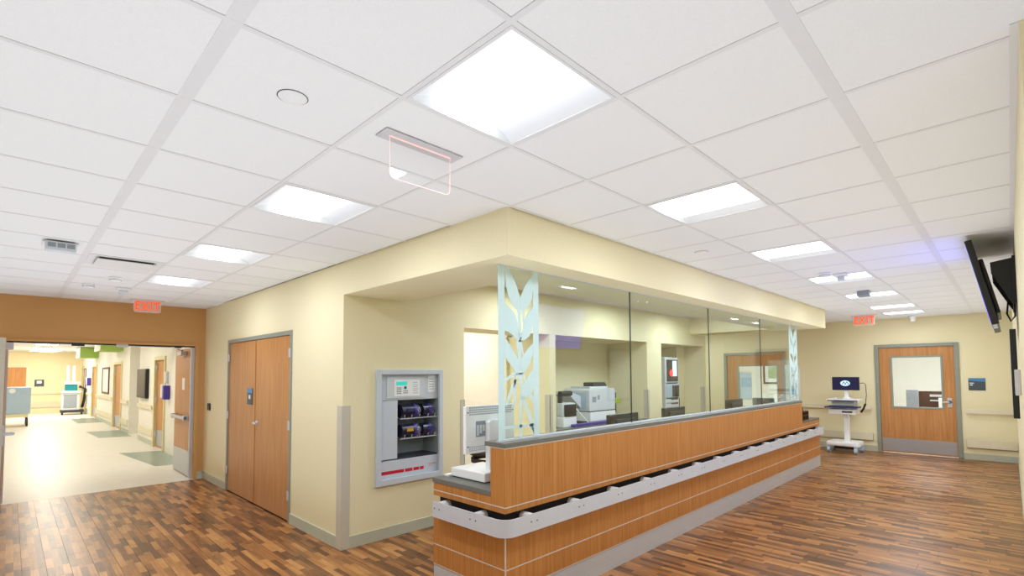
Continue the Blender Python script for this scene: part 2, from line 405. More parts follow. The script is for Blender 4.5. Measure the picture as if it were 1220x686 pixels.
# ------------------------------------------------------------------ ceiling lights
def ceiling_light(cx, cy, label, lens='lens', group='square ceiling lights', z=CH):
    t = thing('ceiling_light', label, 'ceiling light', (cx, cy, z), group)
    h = .294
    fr = MB()
    for a in ((-h, -h+.012, -h, h), (h-.012, h, -h, h), (-h, h, -h, -h+.012), (-h, h, h-.012, h)): fr.box(cx+a[0], cx+a[1], cy+a[2], cy+a[3], z-.004, z+.012)
    part('frame', fr, M['grid'], t)
    hh = h-.012; rise = .075
    for s in (-1, 1):
        prof = [(s*hh, .0), (s*hh*.82, .03), (s*hh*.64, .045), (s*.13, .06)]
        mb = MB()
        for p, q in zip(prof[:-1], prof[1:]):
            mb.add([(cx+p[0], cy-hh, z+p[1]), (cx+q[0], cy-hh, z+q[1]), (cx+q[0], cy+hh, z+q[1]), (cx+p[0], cy+hh, z+p[1])], [(0, 1, 2, 3)])
        part('reflector', mb, M['reflector'], t, smooth=True)
        part('end_plate', MB().box(cx-hh, cx+hh, cy+s*hh-.001, cy+s*hh+.001, z, z+.085), M['reflector'], t)
    lw, lz = .13, z+.002
    lb_ = MB().box(cx-lw, cx+lw, cy-hh+.004, cy+hh-.004, lz+.001, z+.08)
    part('lens', lb_, M[lens], t)
    lamp = bpy.data.lights.new('lamp', 'AREA'); lamp.shape = 'RECTANGLE'; lamp.size = lw*2-.002; lamp.size_y = 2*hh-.012; lamp.energy = LAMP_WATTS; lamp.color = LAMP_COL
    lo = bpy.data.objects.new('lamp', lamp); COL.objects.link(lo); lo.parent = t; lo.location = (0, 0, lz-z)
    WL[lo.name] = Vector((cx, cy, lz))
    part('housing', MB().box(cx-hh, cx+hh, cy-hh, cy+hh, z+.086, z+.1), M['reflector'], t)
    return t
L_LABELS = ['largest square ceiling light, nearest the camera beside the clear exit sign', 'second ceiling light in the row to the left corridor, above the counter end wall',
            'third ceiling light in the row leading to the brown wall', 'farthest ceiling light in the left row, nearest the brown wall',
            'second ceiling light in the row along the glass screen', 'third ceiling light in the row along the glass screen', 'fourth ceiling light along the glass screen, behind a small strobe',
            'fifth ceiling light along the glass screen, behind a grey box', 'first of two close ceiling lights near the far right door', 'ceiling light closest to the far right wall']
def panel_light(cx, cy, z, label, lens, group):
    t = thing('ceiling_light', label, 'ceiling light', (cx, cy, z), group)
    part('frame', MB().box(cx-.3, cx-.28, cy-.3, cy+.3, z-.03, z).box(cx+.28, cx+.3, cy-.3, cy+.3, z-.03, z).box(cx-.28, cx+.28, cy-.3, cy-.28, z-.03, z).box(cx-.28, cx+.28, cy+.28, cy+.3, z-.03, z), M['grid'], t)
    part('lens', MB().add([(cx-.28, cy-.28, z-.022), (cx+.28, cy-.28, z-.022), (cx+.28, cy+.28, z-.022), (cx-.28, cy+.28, z-.022)], [(0, 1, 2, 3)]), M[lens], t)
    return t
base_l = None
for (cx, cy), lb in zip(LIGHTS, L_LABELS):
    if base_l is None: base_l = ceiling_light(cx, cy, lb)
    else: copy_tree(base_l, (cx-LIGHTS[0][0], cy-LIGHTS[0][1], 0), lb)
for cx, lb in ((4.6, 'added station ceiling light above the printer alcove, behind the soffit'), (6.6, 'added station ceiling light between the alcoves, behind the soffit'), (8.6, 'added station ceiling light before the equipment rack, behind the soffit')):
    panel_light(cx, 3.75, CH, lb, 'lens3', 'added nurse station lights')  # added lamps, unseen behind the soffit, to brighten the station

# ------------------------------------------------------------------ soffit and walls
so = MB()
so.box(X0, 10.23, Y0, 3.08, 2.445, CH+.02)
so.box(X0, 2.98, 3.08, BY, 2.445, CH+.02)
so.box(9.72, 10.23, 3.08, BY, 2.445, CH+.02)
struct('trim_soffit', so, M['cream'], label='cream soffit dropped around the nurse station above the glass')
# closet wall (X = X0) with double doors
D1A, D1B, DT = 5.80, 8.16, 2.18
struct('wall_left', MB().box(X0, X0+.15, BY, D1A, 0, CH).box(X0, X0+.15, D1B, NY, 0, CH).box(X0, X0+.15, D1A, D1B, DT, CH), M['cream'], label='cream wall with the wooden double door')
bk = MB()
H1 = 2.215
bk.box(X0+.15, 2.66, BY, BY+.14, 0, CH).box(3.435, 3.79, BY, BY+.14, 0, CH).box(2.66, 3.435, BY, BY+.14, 0, .57).box(2.66, 3.435, BY, BY+.14, 1.69, CH).box(3.79, 5.345, BY, BY+.5, H1, CH).box(5.345, 10.42, BY, BY+.14, H1, CH)
bk.box(5.345, 5.472, BY, BY+.85, 0, H1).box(8.0, 8.515, BY, BY+.85, 0, H1).box(10.3, 10.42, BY, BY+.85, 0, H1)
bk.box(5.3, 10.42, BY+.82, BY+.9, 0, H1)                 # alcove backs
bk.box(5.472, 10.3, BY+.14, BY+.82, H1, H1+.05)
bk.box(9.95, 10.3, BY+.42, BY+.82, 0, H1)
struct('wall_back', bk, M['cream'], label='cream back wall of the nurse station with three openings')
# the room seen through the first opening
rm = MB().box(3.6, 3.79, BY+.305, 8, 0, 2.6).box(5.345, 5.45, BY+.85, 8, 0, 2.6).box(3.6, 5.45, 8, 8.1, 0, 2.6)
struct('wall_side_room', rm, M['white_paint'], label='cream walls of the room behind the nurse station')
struct('ceiling_side_room', MB().box(3.6, 5.45, BY+.5, 8.1, 2.6, 2.65), M['tile'], label='white ceiling of the room behind the station')
struct('floor_side_room', MB().box(3.6, 5.45, BY, 8.1, -.05, 0), M['vinyl'], label='pale floor of the room behind the station')
# brown wall with the corridor opening
OL, OR_, OT = -.03, 2.14, 2.14
struct('wall_far_left', MB().box(-2, OL-.05, NY, NY+.16, 0, CH).box(OR_+.05, 4.2, NY, NY+.16, 0, CH).box(OL-.05, OR_+.05, NY, NY+.16, OT+.03, CH), M['tan'], label='tan brown accent wall around the corridor doorway')
struct('wall_outer_left', MB().box(-2.1, -2, -2, NY, 0, CH), M['cream'], label='cream wall behind the camera on the left')
struct('wall_rear', MB().box(-2, 2.2, -2.1, -2, 0, CH), M['cream'], label='cream wall behind the camera')
struct('wall_right', MB().box(2.2, XE, RY-.12, RY, 0, CH).box(2.2, 2.3, -2, RY-.12, 0, CH), M['cream'], label='cream right hand wall carrying the television')
# far right wall with two doors
d3 = (.687, 2.018, 2.229); d4 = (3.733, 5.176, 2.155)
struct('wall_far_right', MB().box(XE, XE+.14, RY-.12, d3[0], 0, CH).box(XE, XE+.14, d3[1], d4[0], 0, CH).box(XE, XE+.14, d4[1], 7.0, 0, CH)
       .box(XE, XE+.14, d3[0], d3[1], d3[2], CH).box(XE, XE+.14, d4[0], d4[1], d4[2], CH), M['cream'], label='cream far right wall with two windowed doors')
struct('wall_side_hall', MB().box(10.3, XE, 7.0, 7.1, 0, CH).box(10.42, 10.5, BY+.9, 7, 0, CH), M['cream'], label='cream walls of the side hall beyond the station')
# rooms behind the far right doors
struct('wall_patient_room', MB().box(17, 17.1, -1, 7.2, 0, CH).box(XE+.14, 17, -1.1, -1, 0, CH).box(XE+.14, 17, 2.9, 3.0, 0, CH).box(XE+.14, 17, 7.1, 7.2, 0, CH), M['white_paint'], label='pale walls of the rooms behind the far doors')
struct('ceiling_patient_room', MB().box(XE+.14, 17, -1, 7.2, CH, CH+.05), M['tile'], label='white ceiling of the rooms behind the far doors')
struct('floor_patient_room', MB().box(XE, 17, -1, 7.2, -.05, 0), M['vinyl'], label='pale floor of the rooms behind the far doors')
panel_light(14.4, 1.2, CH, 'added ceiling light inside the room behind the far right door', 'lens4', 'added side room lights')  # these unseen room and hall lamps are added for brightness
panel_light(14.4, 4.6, CH, 'added ceiling light inside the room behind the station side door', 'lens4', 'added side room lights')
panel_light(4.5, 6.2, 2.6, 'added ceiling light inside the room behind the nurse station', 'lens5', 'added side room lights')
panel_light(11.6, 5.4, CH+.012, 'added ceiling light in the side hall beyond the station', 'lens3', 'added side room lights')
struct('ceiling_hall_filler', MB().box(10.25, XE, 4.2, 7.0, CH+.012, CH+.03), M['tile'], label='white ceiling over the side hall')
# baseboards
def baseb(name, *boxes, lab=None):
    mb = MB()
    for b in boxes: mb.box(*b)
    struct(name, mb, M['base'], label=lab)
baseb('baseboard_left', (X0-.012, X0, BY-.012, D1A-.002, 0, .112), (X0-.012, X0, D1B+.002, NY-.0, 0, .112), lab='sage baseboard beside the wooden double door')
baseb('baseboard_back', (X0-.012, 3.79, BY-.012, BY, 0, .112), lab='sage baseboard under the equipment cabinet')
baseb('baseboard_far_right', (XE-.012, XE, RY, d3[0]-.002, 0, .115), (XE-.012, XE, d3[1]+.002, d4[0]-.002, 0, .115), lab='sage baseboard along the far right wall')
baseb('baseboard_right', (2.3, XE-.012, RY, RY+.012, 0, .115), lab='sage baseboard along the right wall')
baseb('baseboard_corridor', (2.185, X0-.012, NY-.012, NY, 0, .112), lab='sage baseboard stub beside the corridor doorway')
# corner guards
def guard(name, mb, lab): return struct(name, mb, M['guard'], label=lab)
guard('trim_1', MB().prism([(X0-.014, BY-.014), (X0+.075, BY-.014), (X0+.075, BY-.0005), (X0-.0005, BY-.0005), (X0-.0005, BY+.085), (X0-.014, BY+.085)], 2, .001, 1.365), 'pale corner guard at the corner by the cabinet')
guard('trim_2', MB().box(3.735, 3.797, BY-.006, BY, 0, 1.365).box(3.79, 3.797, BY-.006, BY+.06, 0, 1.365), 'pale corner guard at the opening behind the white computer')
guard('trim_3', MB().box(5.339, 5.345, BY-.006, BY+.09, 0, 1.37).box(5.339, 5.40, BY-.006, BY, 0, 1.37), 'pale corner guard left of the printer alcove')
guard('trim_4', MB().box(7.994, 8.06, BY-.006, BY, 0, 1.37).box(7.994, 8.0, BY-.006, BY+.07, 0, 1.37), 'pale corner guard right of the printer alcove')
guard('trim_5', MB().box(10.294, 10.36, BY-.006, BY, 0, 1.37).box(10.294, 10.3, BY-.006, BY+.07, 0, 1.37), 'pale corner guard right of the equipment alcove')
# hand rails and crash rails on the far right wall
def rails(yA, yB, tagtxt):
    h = thing('handrail', 'cream handrail on the far right wall, '+tagtxt, 'handrail', (XE, (yA+yB)/2, .87), 'cream handrails of the far right wall')
    part('rail', MB().box(XE-.075, XE-.05, yA, yB, .868, .946), M['rail'], h, bevel=.006)
    for y in (yA+.1, yB-.1): part('bracket', MB().box(XE-.055, XE, y-.03, y+.03, .885, .92), M['rail_gap'], h)
    c = thing('crash_rail', 'wide cream crash rail near the floor, '+tagtxt, 'crash rail', (XE, (yA+yB)/2, .22), 'cream crash rails of the far right wall')
    part('rail', MB().box(XE-.05, XE-.02, yA, yB, .225, .38), M['rail'], c, bevel=.006)
    part('backing', MB().box(XE-.02, XE, yA, yB, .215, .36), M['rail_gap'], c)
rails(RY+.005, .63, 'right of the far door'); rails(2.09, 3.68, 'left of the far door')

# ------------------------------------------------------------------ doors
def hinge(parent, x, y, z, ax='y'):
    mb = MB().cyl((x, y, z-.055), (x, y, z+.055), .011, 8)
    mb.box(x-.006, x+.004, y-.028, y+.028, z-.05, z+.05)
    part('hinge', mb, M['steel'], parent)
def lever(parent, x, y, z, nx, dy):
    """lever on a face whose normal is nx along X; lever blade runs dy along Y"""
    mb = MB().cyl((x, y, z), (x+nx*.012, y, z), .03, 16).cyl((x+nx*.01, y, z), (x+nx*.055, y, z), .011, 10).tube([(x+nx*.05, y, z), (x+nx*.055, y+dy*.4, z), (x+nx*.05, y+dy, z-.006)], .011)
    return part('lever_handle', mb, M['steel'], parent, smooth=True, label='satin steel lever handle')
# double closet door
d = thing('door_1', 'tall wooden double door in a grey frame on the left cream wall', 'door', (X0, (D1A+D1B)/2, 0), kind='structure')
fr = MB().box(X0-.012, X0+.12, D1A, D1A+.05, 0, DT).box(X0-.012, X0+.12, D1B-.05, D1B, 0, DT).box(X0-.012, X0+.12, D1A+.05, D1B-.05, DT-.05, DT)
part('door_frame', fr, M['frame'], d, bevel=.003)
mid = 7.0
for ya, yb, hy in ((D1A+.054, mid-.002, D1A+.05), (mid+.002, D1B-.054, D1B-.05)):
    lf = part('door_leaf', MB().box(X0+.004, X0+.048, ya, yb, .012, DT-.054), M['door'], d, bevel=.002)
    for z in (.3, 1.09, 1.92): hinge(lf, X0-.008, hy, z)
    if ya > mid:
        sg = part('door_sign', MB().box(X0-.004, X0+.004, 7.10, 7.30, 1.275, 1.49), M['plaque'], lf, label='small slate sign plate with a blue top', bevel=.002)
        part('sign_band', MB().box(X0-.006, X0-.0035, 7.10, 7.30, 1.43, 1.49), M['blueprint'], d)
        part('sign_symbol', MB().box(X0-.006, X0-.0035, 7.17, 7.23, 1.35, 1.40), M['white'], d)
        part('strike_edge', MB().box(X0-.002, X0+.004, mid+.002, mid+.01, .02, DT-.06), M['door'], lf)
    else: lever(lf, X0+.004, mid-.07, 1.05, -1, -.11)
part('back_panel', MB().box(X0+.06, X0+.12, D1A+.05, D1B-.05, 0, DT-.05), M['dark'], d)
lv = None
def far_door(name, y0, y1, top, wy0, wy1, wz0, wz1, label, lev_y, lev_d):
    d = thing(name, label, 'door', (XE, (y0+y1)/2, 0), kind='structure')
    F = MB().box(XE-.03, XE+.12, y0, y0+.07, 0, top).box(XE-.03, XE+.12, y1-.07, y1, 0, top).box(XE-.03, XE+.12, y0+.07, y1-.07, top-.062, top)
    part('door_frame', F, M['frame'], d, bevel=.004)
    a, b, t = y0+.073, y1-.073, top-.066
    xA, xB = XE+.01, XE+.055
    lf = part('door_leaf', MB().box(xA, xB, a, wy0, .012, t).box(xA, xB, wy1, b, .012, t).box(xA, xB, wy0, wy1, .012, wz0).box(xA, xB, wy0, wy1, wz1, t), M['door'], d)
    s = .035
    part('window_frame', MB().box(xA-.012, xB, wy0, wy0+s, wz0, wz1).box(xA-.012, xB, wy1-s, wy1, wz0, wz1).box(xA-.012, xB, wy0+s, wy1-s, wz0, wz0+s).box(xA-.012, xB, wy0+s, wy1-s, wz1-s, wz1), M['frame'], lf, bevel=.003)
    part('window_pane', MB().box(xA+.018, xA+.024, wy0+s, wy1-s, wz0+s, wz1-s), M['doorglass'], lf)
    part('kick_plate', MB().box(xA-.003, xA+.001, a+.01, b-.01, .04, .30), M['kick'], lf, label='brushed steel kick plate')
    lever(lf, xA, lev_y, 1.07, -1, lev_d)
    part('lock_plate', MB().box(xA-.012, xA, lev_y-.035, lev_y+.035, .97, 1.15), M['steel'], lf, bevel=.004)
    return d
far_door('door_2', *d3, .93, 1.765, .92, 1.985, 'wooden door with a square window at the far right end', .85, .1)
far_door('door_3', *d4, 3.91, 4.86, .80, 1.85, 'wooden door with a window seen through the glass screen', 3.84, .1)

# double egress corridor doors
d = thing('door_4', 'open double corridor doorway in the brown accent wall', 'door', (1.05, NY, 0), kind='structure')
part('door_frame', MB().box(OL-.05, OL, NY-.02, NY+.18, 0, OT+.03).box(OR_, OR_+.05, NY-.02, NY+.18, 0, OT+.03).box(OL, OR_, NY-.02, NY+.18, OT, OT+.03), M['tan'], d, bevel=.003)
part('stop_strip', MB().box(OL, OR_, NY+.06, NY+.1, OT-.02, OT), M['charcoal'], d)
part('jamb_seal', MB().box(OR_-.045, OR_, NY+.06, NY+.12, 0, OT-.02), M['steel'], d)
part('jamb_seal', MB().box(OL, OL+.02, NY+.06, NY+.12, 0, OT-.02), M['steel'], d)
rl = part('door_leaf', MB().box(2.115, 2.16, NY+.19, NY+1.24, .01, OT-.02), M['door'], d, label='wooden leaf opened into the corridor')
part('kick_plate', MB().box(2.112, 2.1155, NY+.2, NY+1.23, .02, .42), M['kick'], rl)
part('edge_strip', MB().box(2.113, 2.162, NY+.185, NY+.19, .01, OT-.02), M['steel'], rl)
pb = MB().box(2.05, 2.115, NY+.25, NY+.36, .92, 1.0).box(2.05, 2.115, NY+1.1, NY+1.2, .92, 1.0).box(2.045, 2.085, NY+.25, NY+1.2, .935, .985)
part('panic_bar', pb, M['steel'], rl, bevel=.004)
part('door_closer', MB().box(2.03, 2.115, NY+.45, NY+.75, 2.0, 2.07).cyl((2.07, NY+.6, 2.07), (2.07, NY+.6, 2.1), .02, 10).tube([(2.07, NY+.6, 2.09), (1.95, NY+.35, 2.1), (1.95, NY+.12, 2.11)], .01), M['steel'], rl, bevel=.004)
part('door_notice', MB().box(2.113, 2.1155, NY+.55, NY+.72, 1.42, 1.62), M['white'], rl, label='white paper notice')
ll = part('door_leaf', MB().box(-.082, -.037, NY-1.09, NY-.03, .01, OT-.02), M['door'], d, label='wooden leaf opened toward the camera')
part('edge_strip', MB().box(-.083, -.034, NY-1.094, NY-1.09, .01, OT-.02), M['guard'], ll)
mb = MB().box(-.037, -.02, NY-1.08, NY-.98, .86, 1.09).cyl((-.03, NY-1.03, .99), (.045, NY-1.03, .99), .02, 10).tube([(.045, NY-1.035, .99), (.055, NY-.98, .99), (.05, NY-.88, .985)], .02)
part('lever_handle', mb, M['steel'], ll, smooth=True)
part('door_closer', MB().box(-.037, .035, NY-.75, NY-.45, 2.0, 2.08), M['steel'], ll, bevel=.005)
part('latch', MB().box(.62, .76, NY+.02, NY+.08, OT-.045, OT), M['charcoal'], d)
part('latch', MB().box(1.12, 1.26, NY+.02, NY+.08, OT-.045, OT), M['steel'], d)
part('latch', MB().box(1.86, 1.95, NY+.02, NY+.08, OT-.035, OT), M['charcoal'], d)

# ------------------------------------------------------------------ far corridor
CX = 2.45
cw = MB()
DO = [(13.2, 14.38), (19.2, 20.9), (25.3, 26.9), (30.0, 30.9)]
segs = [(NY+.16, 13.2), (14.38, 16.35), (17.9, 19.2), (20.9, 25.3), (26.9, 30.0), (30.9, 32)]
for a, b in segs: cw.box(CX, CX+.15, a, b, 0, CH)
for a, b in DO: cw.box(CX, CX+.15, a, b, 2.1, CH)
cw.box(CX+.15, CX+.75, 17.9, 18.0, 0, CH).box(CX+.7, CX+.8, 16.2, 18, 0, CH).box(CX+.15, CX+.75, 16.2, 16.35, 0, CH)
struct('wall_corridor_right', cw, M['white_paint'], label='pale right wall of the far corridor with doorways')
struct('wall_corridor_left', MB().box(-.9, -.8, NY+.16, 32, 0, CH), M['white_paint'], label='pale left wall of the far corridor')
struct('wall_corridor_end', MB().box(-2, 4.2, 31, 31.1, 0, CH), M['yellow_paint'], label='yellow end wall of the far corridor')
struct('ceiling_corridor', MB().box(-1, 4.2, NY+.16, 32, CH, CH+.08), M['tile'], label='white ceiling of the far corridor')
struct('wall_corridor_rooms', MB().box(4.0, 4.1, NY+.16, 32, 0, CH).box(CX+.15, 4, 11.9, 12, 0, CH).box(CX+.15, 4, 16, 16.1, 0, CH).box(CX+.15, 4, 23, 23.1, 0, CH), M['white_paint'], label='pale walls of the rooms off the corridor')
for n, (a, b) in enumerate(DO):
    dd = thing('door_%d' % (5+n), ['open door nearest the doorway in the far corridor', 'second open door along the far corridor', 'third open door along the far corridor', 'last narrow door of the far corridor'][n], 'door', (CX, (a+b)/2, 0), kind='structure')
    part('door_frame', MB().box(CX-.03, CX+.16, a, a+.08, 0, 2.1).box(CX-.03, CX+.16, b-.1, b, 0, 2.1).box(CX-.03, CX+.16, a+.08, b-.1, 2.02, 2.1), M['cframe'], dd, bevel=.004)
    lf = part('door_leaf', MB().prism([(CX+.03, b-.13), (CX+.09, a+.1), (CX+.135, a+.1), (CX+.075, b-.13)], 2, .01, 2.01), M['door'], dd)
    for z in (.3, 1.1, 1.85): part('hinge', MB().box(CX+.0, CX+.03, b-.16, b-.1, z-.06, z+.06), M['steel'], lf)
    part('kick_plate', MB().prism([(CX+.028, b-.16), (CX+.086, a+.15), (CX+.09, a+.15), (CX+.032, b-.16)], 2, .05, .4), M['kick'], lf)
    part('gap_shade', MB().box(CX+.06, CX+.14, b-.125, b-.1, .01, 2.0), M['dark'], dd)  # black strip painting the shade of an open hinge gap
# corridor rails
mbr = MB(); mbb = MB()
for a, b in segs[1:5]:
    mbr.box(CX-.05, CX, a+.08, b-.08, .85, .95).box(CX-.03, CX, a+.08, b-.08, .22, .40)
    mbb.box(CX-.012, CX, a+.03, b-.03, 0, .12)
struct('trim_corridor_rails', mbr, M['rail'], label='cream wall rails along the far corridor')
struct('baseboard_corridor_right', mbb, M['base'], label='pale baseboard along the far corridor')
struct('trim_end_rails', MB().box(.6, 2.3, 30.95, 31, .85, .95).box(.6, 2.3, 30.96, 31, .25, .5), M['rail'], label='cream rails on the corridor end wall')
# corridor ceiling lights
c1 = None
for k, (x, y) in enumerate([(.9, 11.6), (.9, 14.5), (.9, 17.5), (.9, 20.5), (.9, 23.5), (.9, 26.5), (.9, 29.2)]):
    lb = ['first', 'second', 'third', 'fourth', 'fifth', 'sixth', 'seventh'][k]+' recessed light of the far corridor counted from the doorway'
    if c1 is None: c1 = panel_light(x, y, CH, lb, 'lens2', 'corridor ceiling lights')
    else: copy_tree(c1, (x-.9, y-11.6, 0), lb)
for y, lb in ((13.8, 'room light behind the nearest corridor door'), (20.5, 'room light behind the second corridor door')):
    copy_tree(c1, (3.4-.9, y-11.6, 0), lb)
dm = thing('dome_light', 'round white dome light on the far corridor ceiling', 'ceiling light', (1.1, 27.5, CH))
part('dome', MB().lathe([(.0, -.13), (.2, -.12), (.36, -.07), (.42, -.02)], (1.1, 27.5, CH-.005), 24), M['lens2'], dm, smooth=True)
part('rim', MB().cyl((1.1, 27.5, CH-.025), (1.1, 27.5, CH-.001), .44, 24), M['steel'], dm)
# green canopies
for k, (y, z0, lb) in enumerate(((19.6, 2.42, 'lime green box canopy over the second corridor door'), (25.6, 2.36, 'smaller lime green box canopy farther down the corridor'), (13.9, 2.5, 'lime green box canopy over the nearest corridor door'))):
    t = thing('door_canopy', lb, 'canopy', (CX-.3, y, z0), 'lime green door canopies')
    part('canopy_box', MB().box(CX-.55, CX, y-.5, y+.9, z0, CH-.02), M['green_paint'], t)
    part('canopy_face', MB().box(CX-.56, CX-.55, y-.5, y+.9, z0, CH-.02), M['white_paint'], t)
# hanging header sign in the corridor
single('header_sign', MB().box(1.62, 2.36, 12.2, 12.24, 2.24, 2.42).cyl((1.75, 12.22, 2.41), (1.75, 12.22, CH), .01, 8).cyl((2.25, 12.22, 2.41), (2.25, 12.22, CH), .01, 8), M['greyprint'], 'grey blank hanging sign above the near corridor', 'sign', bevel=.004)
# wall pictures
def picture(y0, y1, z0, z1, lab, dark=False):
    t = thing('framed_picture', lab, 'picture', (CX, (y0+y1)/2, z0), 'pictures on the corridor wall')
    s = .06
    part('frame', MB().box(CX-.03, CX, y0, y0+s, z0, z1).box(CX-.03, CX, y1-s, y1, z0, z1).box(CX-.03, CX, y0+s, y1-s, z0, z0+s).box(CX-.03, CX, y0+s, y1-s, z1-s, z1), M['brownwood'], t)
    part('print', MB().box(CX-.012, CX, y0+s, y1-s, z0+s, z1-s), M['mount'], t)
picture(21.95, 23.65, 1.03, 1.96, 'dark framed picture beyond the second corridor door')
picture(29.3, 29.95, 1.0, 2.0, 'dark framed picture at the far end of the corridor')
t = thing('wall_monitor', 'black flat screen on the corridor wall left of the near door', 'screen', (CX, 15.6, 1.1))
part('casing', MB().box(CX-.08, CX, 15.05, 16.2, 1.1, 1.83), M['black'], t, bevel=.01); part('screen', MB().box(CX-.083, CX-.08, 15.1, 16.15, 1.15, 1.79), M['screen_off'], t)
def sanitizer(y, z, lab, s=1):
    t = thing('sanitizer_dispenser', lab, 'dispenser', (CX, y, z), 'purple sanitizer dispensers')
    part('body', MB().box(CX-.12*s, CX, y-.1*s, y+.1*s, z, z+.3*s), M['purple'], t, bevel=.02)
    part('cover', MB().box(CX-.14*s, CX-.06*s, y+.02*s, y+.13*s, z+.03, z+.33*s), M['white'], t, bevel=.02)
sanitizer(12.85, 1.15, 'purple and white sanitizer dispenser by the open corridor leaf'); sanitizer(28.6-1.2, 1.25, 'small purple sanitizer dispenser far down the corridor', 1.1)
single('wall_phone_box', MB().box(CX-.05, CX, 12.95, 13.1, 1.5, 1.75), M['offwhite'], 'small grey box on the corridor wall above the purple dispenser', 'wall box', bevel=.01)
# linen cart at the left of the corridor
t = thing('linen_cart', 'pale blue grey covered cart on casters at the corridor left', 'cart', (.1, 23.6, 0))
part('cover', MB().box(-.35, .55, 23.2, 24.3, .42, 1.3), M['greyblue'], t, bevel=.03)
part('base_tray', MB().box(-.3, .5, 23.25, 24.2, .3, .42), M['yellow_paint'], t)
for x in (-.25, .47):
    for y in (23.3, 24.2): part('caster', MB().cyl((x-.03, y, .13), (x+.03, y, .13), .13, 14).cyl((x, y, .13), (x, y, .3), .02, 8), M['charcoal'], t)
part('badge', MB().cyl((.1, 23.19, 1.18), (.1, 23.2, 1.18), .08, 14), M['white'], t)
# anaesthesia style machine
t = thing('medical_machine', 'grey medical machine on casters against the corridor end', 'machine', (1.9, 28.8, 0))
part('cabinet', MB().box(1.62, 2.2, 28.6, 29.1, .2, .95), M['offwhite'], t, bevel=.02)
part('drawer_front', MB().box(1.68, 2.1, 28.58, 28.6, .3, .85), M['greyprint'], t, bevel=.01)
part('work_top', MB().box(1.6, 2.25, 28.5, 29.1, .95, 1.02), M['white'], t, bevel=.01)
part('ventilator', MB().box(1.72, 2.12, 28.65, 29.0, 1.02, 1.3), M['tealbtn'], t, bevel=.03)
part('upper_shelf', MB().box(1.68, 2.2, 28.6, 29.0, 1.3, 1.4), M['white'], t, bevel=.02)
for x in (1.76, 1.95): part('column', MB().box(x, x+.1, 28.75, 28.85, 1.4, 2.1), M['greyblue'], t, bevel=.01)
part('side_hose', MB().tube([(2.2, 28.8, 1.2), (2.38, 28.7, 1.1), (2.36, 28.75, .6), (2.3, 28.8, .3)], .05), M['black'], t, smooth=True)
part('base', MB().box(1.6, 2.35, 28.55, 29.15, .1, .2), M['charcoal'], t)
for x in (1.65, 2.28): part('caster', MB().cyl((x-.03, 28.65, .07), (x+.03, 28.65, .07), .07, 12), M['black'], t)
t = thing('end_door', 'plain orange brown wooden door in the corridor end wall', 'door', (.2, 31, 0))
part('leaf', MB().box(-.35, .55, 30.93, 31, 0, 2.05), M['door'], t); part('frame', MB().box(.55, .65, 30.92, 31, 0, 2.1).box(-.45, -.35, 30.92, 31, 0, 2.1).box(-.35, .55, 30.92, 31, 2.05, 2.12), M['rail'], t)
t = thing('wall_sign', 'grey sign plate on the corridor end wall', 'sign', (1.0, 31, 1.25))
part('plate', MB().box(.83, 1.14, 30.97, 31, 1.2, 1.5), M['plaque'], t); part('panel', MB().box(.9, 1.06, 30.96, 30.97, 1.33, 1.45), M['white'], t)

# ------------------------------------------------------------------ nurse counter
CX0, CX1, FY, EY = 2.40, 10.30, 2.46, 3.27       # corner, far end, front face, end leg depth
HX1 = 9.27
ct = thing('nurse_counter', 'long wood veneer nurse station counter with a steel bumper rail', 'counter', ((CX0+CX1)/2, 2.9, 0))
part('plinth', MB().box(CX0+.004, CX1-.004, FY+.004, EY, 0, .185), M['steel'], ct, label='brushed steel plinth')
part('lower_panel', MB().box(CX0, CX1, FY, EY, .188, .336), M['cwood'], ct)
part('lower_panel', MB().box(CX0, CX1, FY, EY, .342, .60), M['cwood'], ct)
rv = MB().box(CX0-.0015, CX1, FY-.0015, EY-.002, .335, .343).box(CX0-.0015, CX1, FY-.0015, EY-.002, .184, .189)
rv.box(CX0-.0025, CX0+.006, FY-.0025, FY+.006, .19, .60)
part('reveal_strip', rv, M['reveal'], ct)
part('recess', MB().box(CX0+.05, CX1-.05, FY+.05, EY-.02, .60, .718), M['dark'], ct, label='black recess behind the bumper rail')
part('fascia', MB().box(CX0, CX1, FY, EY, .716, .753).box(CX0, CX1, FY, EY, .759, .815), M['cwood'], ct)
part('reveal_strip', MB().box(CX0-.0015, CX1, FY-.0015, EY-.002, .752, .760), M['reveal'], ct)
part('work_surface', MB().box(CX0-.005, CX0+1.0, FY+.145, EY+.01, .815, .85), M['cap'], ct, label='grey work surface at the near end', bevel=.003)
part('work_surface', MB().box(HX1, CX1+.005, FY+.0, EY+.01, .815, .85), M['cap'], ct, label='grey work surface at the far end', bevel=.003)
part('staff_desk', MB().box(CX0+1.0, HX1, FY+.15, EY+.01, .815, .83), M['cap'], ct)
part('half_wall', MB().box(CX0, HX1, FY, FY+.145, .815, 1.152), M['cwood'], ct, label='wood veneer transaction wall above the bumper')
part('reveal_strip', MB().box(CX0-.001, HX1, FY-.001, FY+.145, 1.152, 1.160), M['reveal'], ct)
part('counter_cap', MB().box(CX0-.006, HX1+.006, FY-.006, FY+.2, 1.160, 1.192), M['cap'], ct, label='grey transaction ledge', bevel=.003)
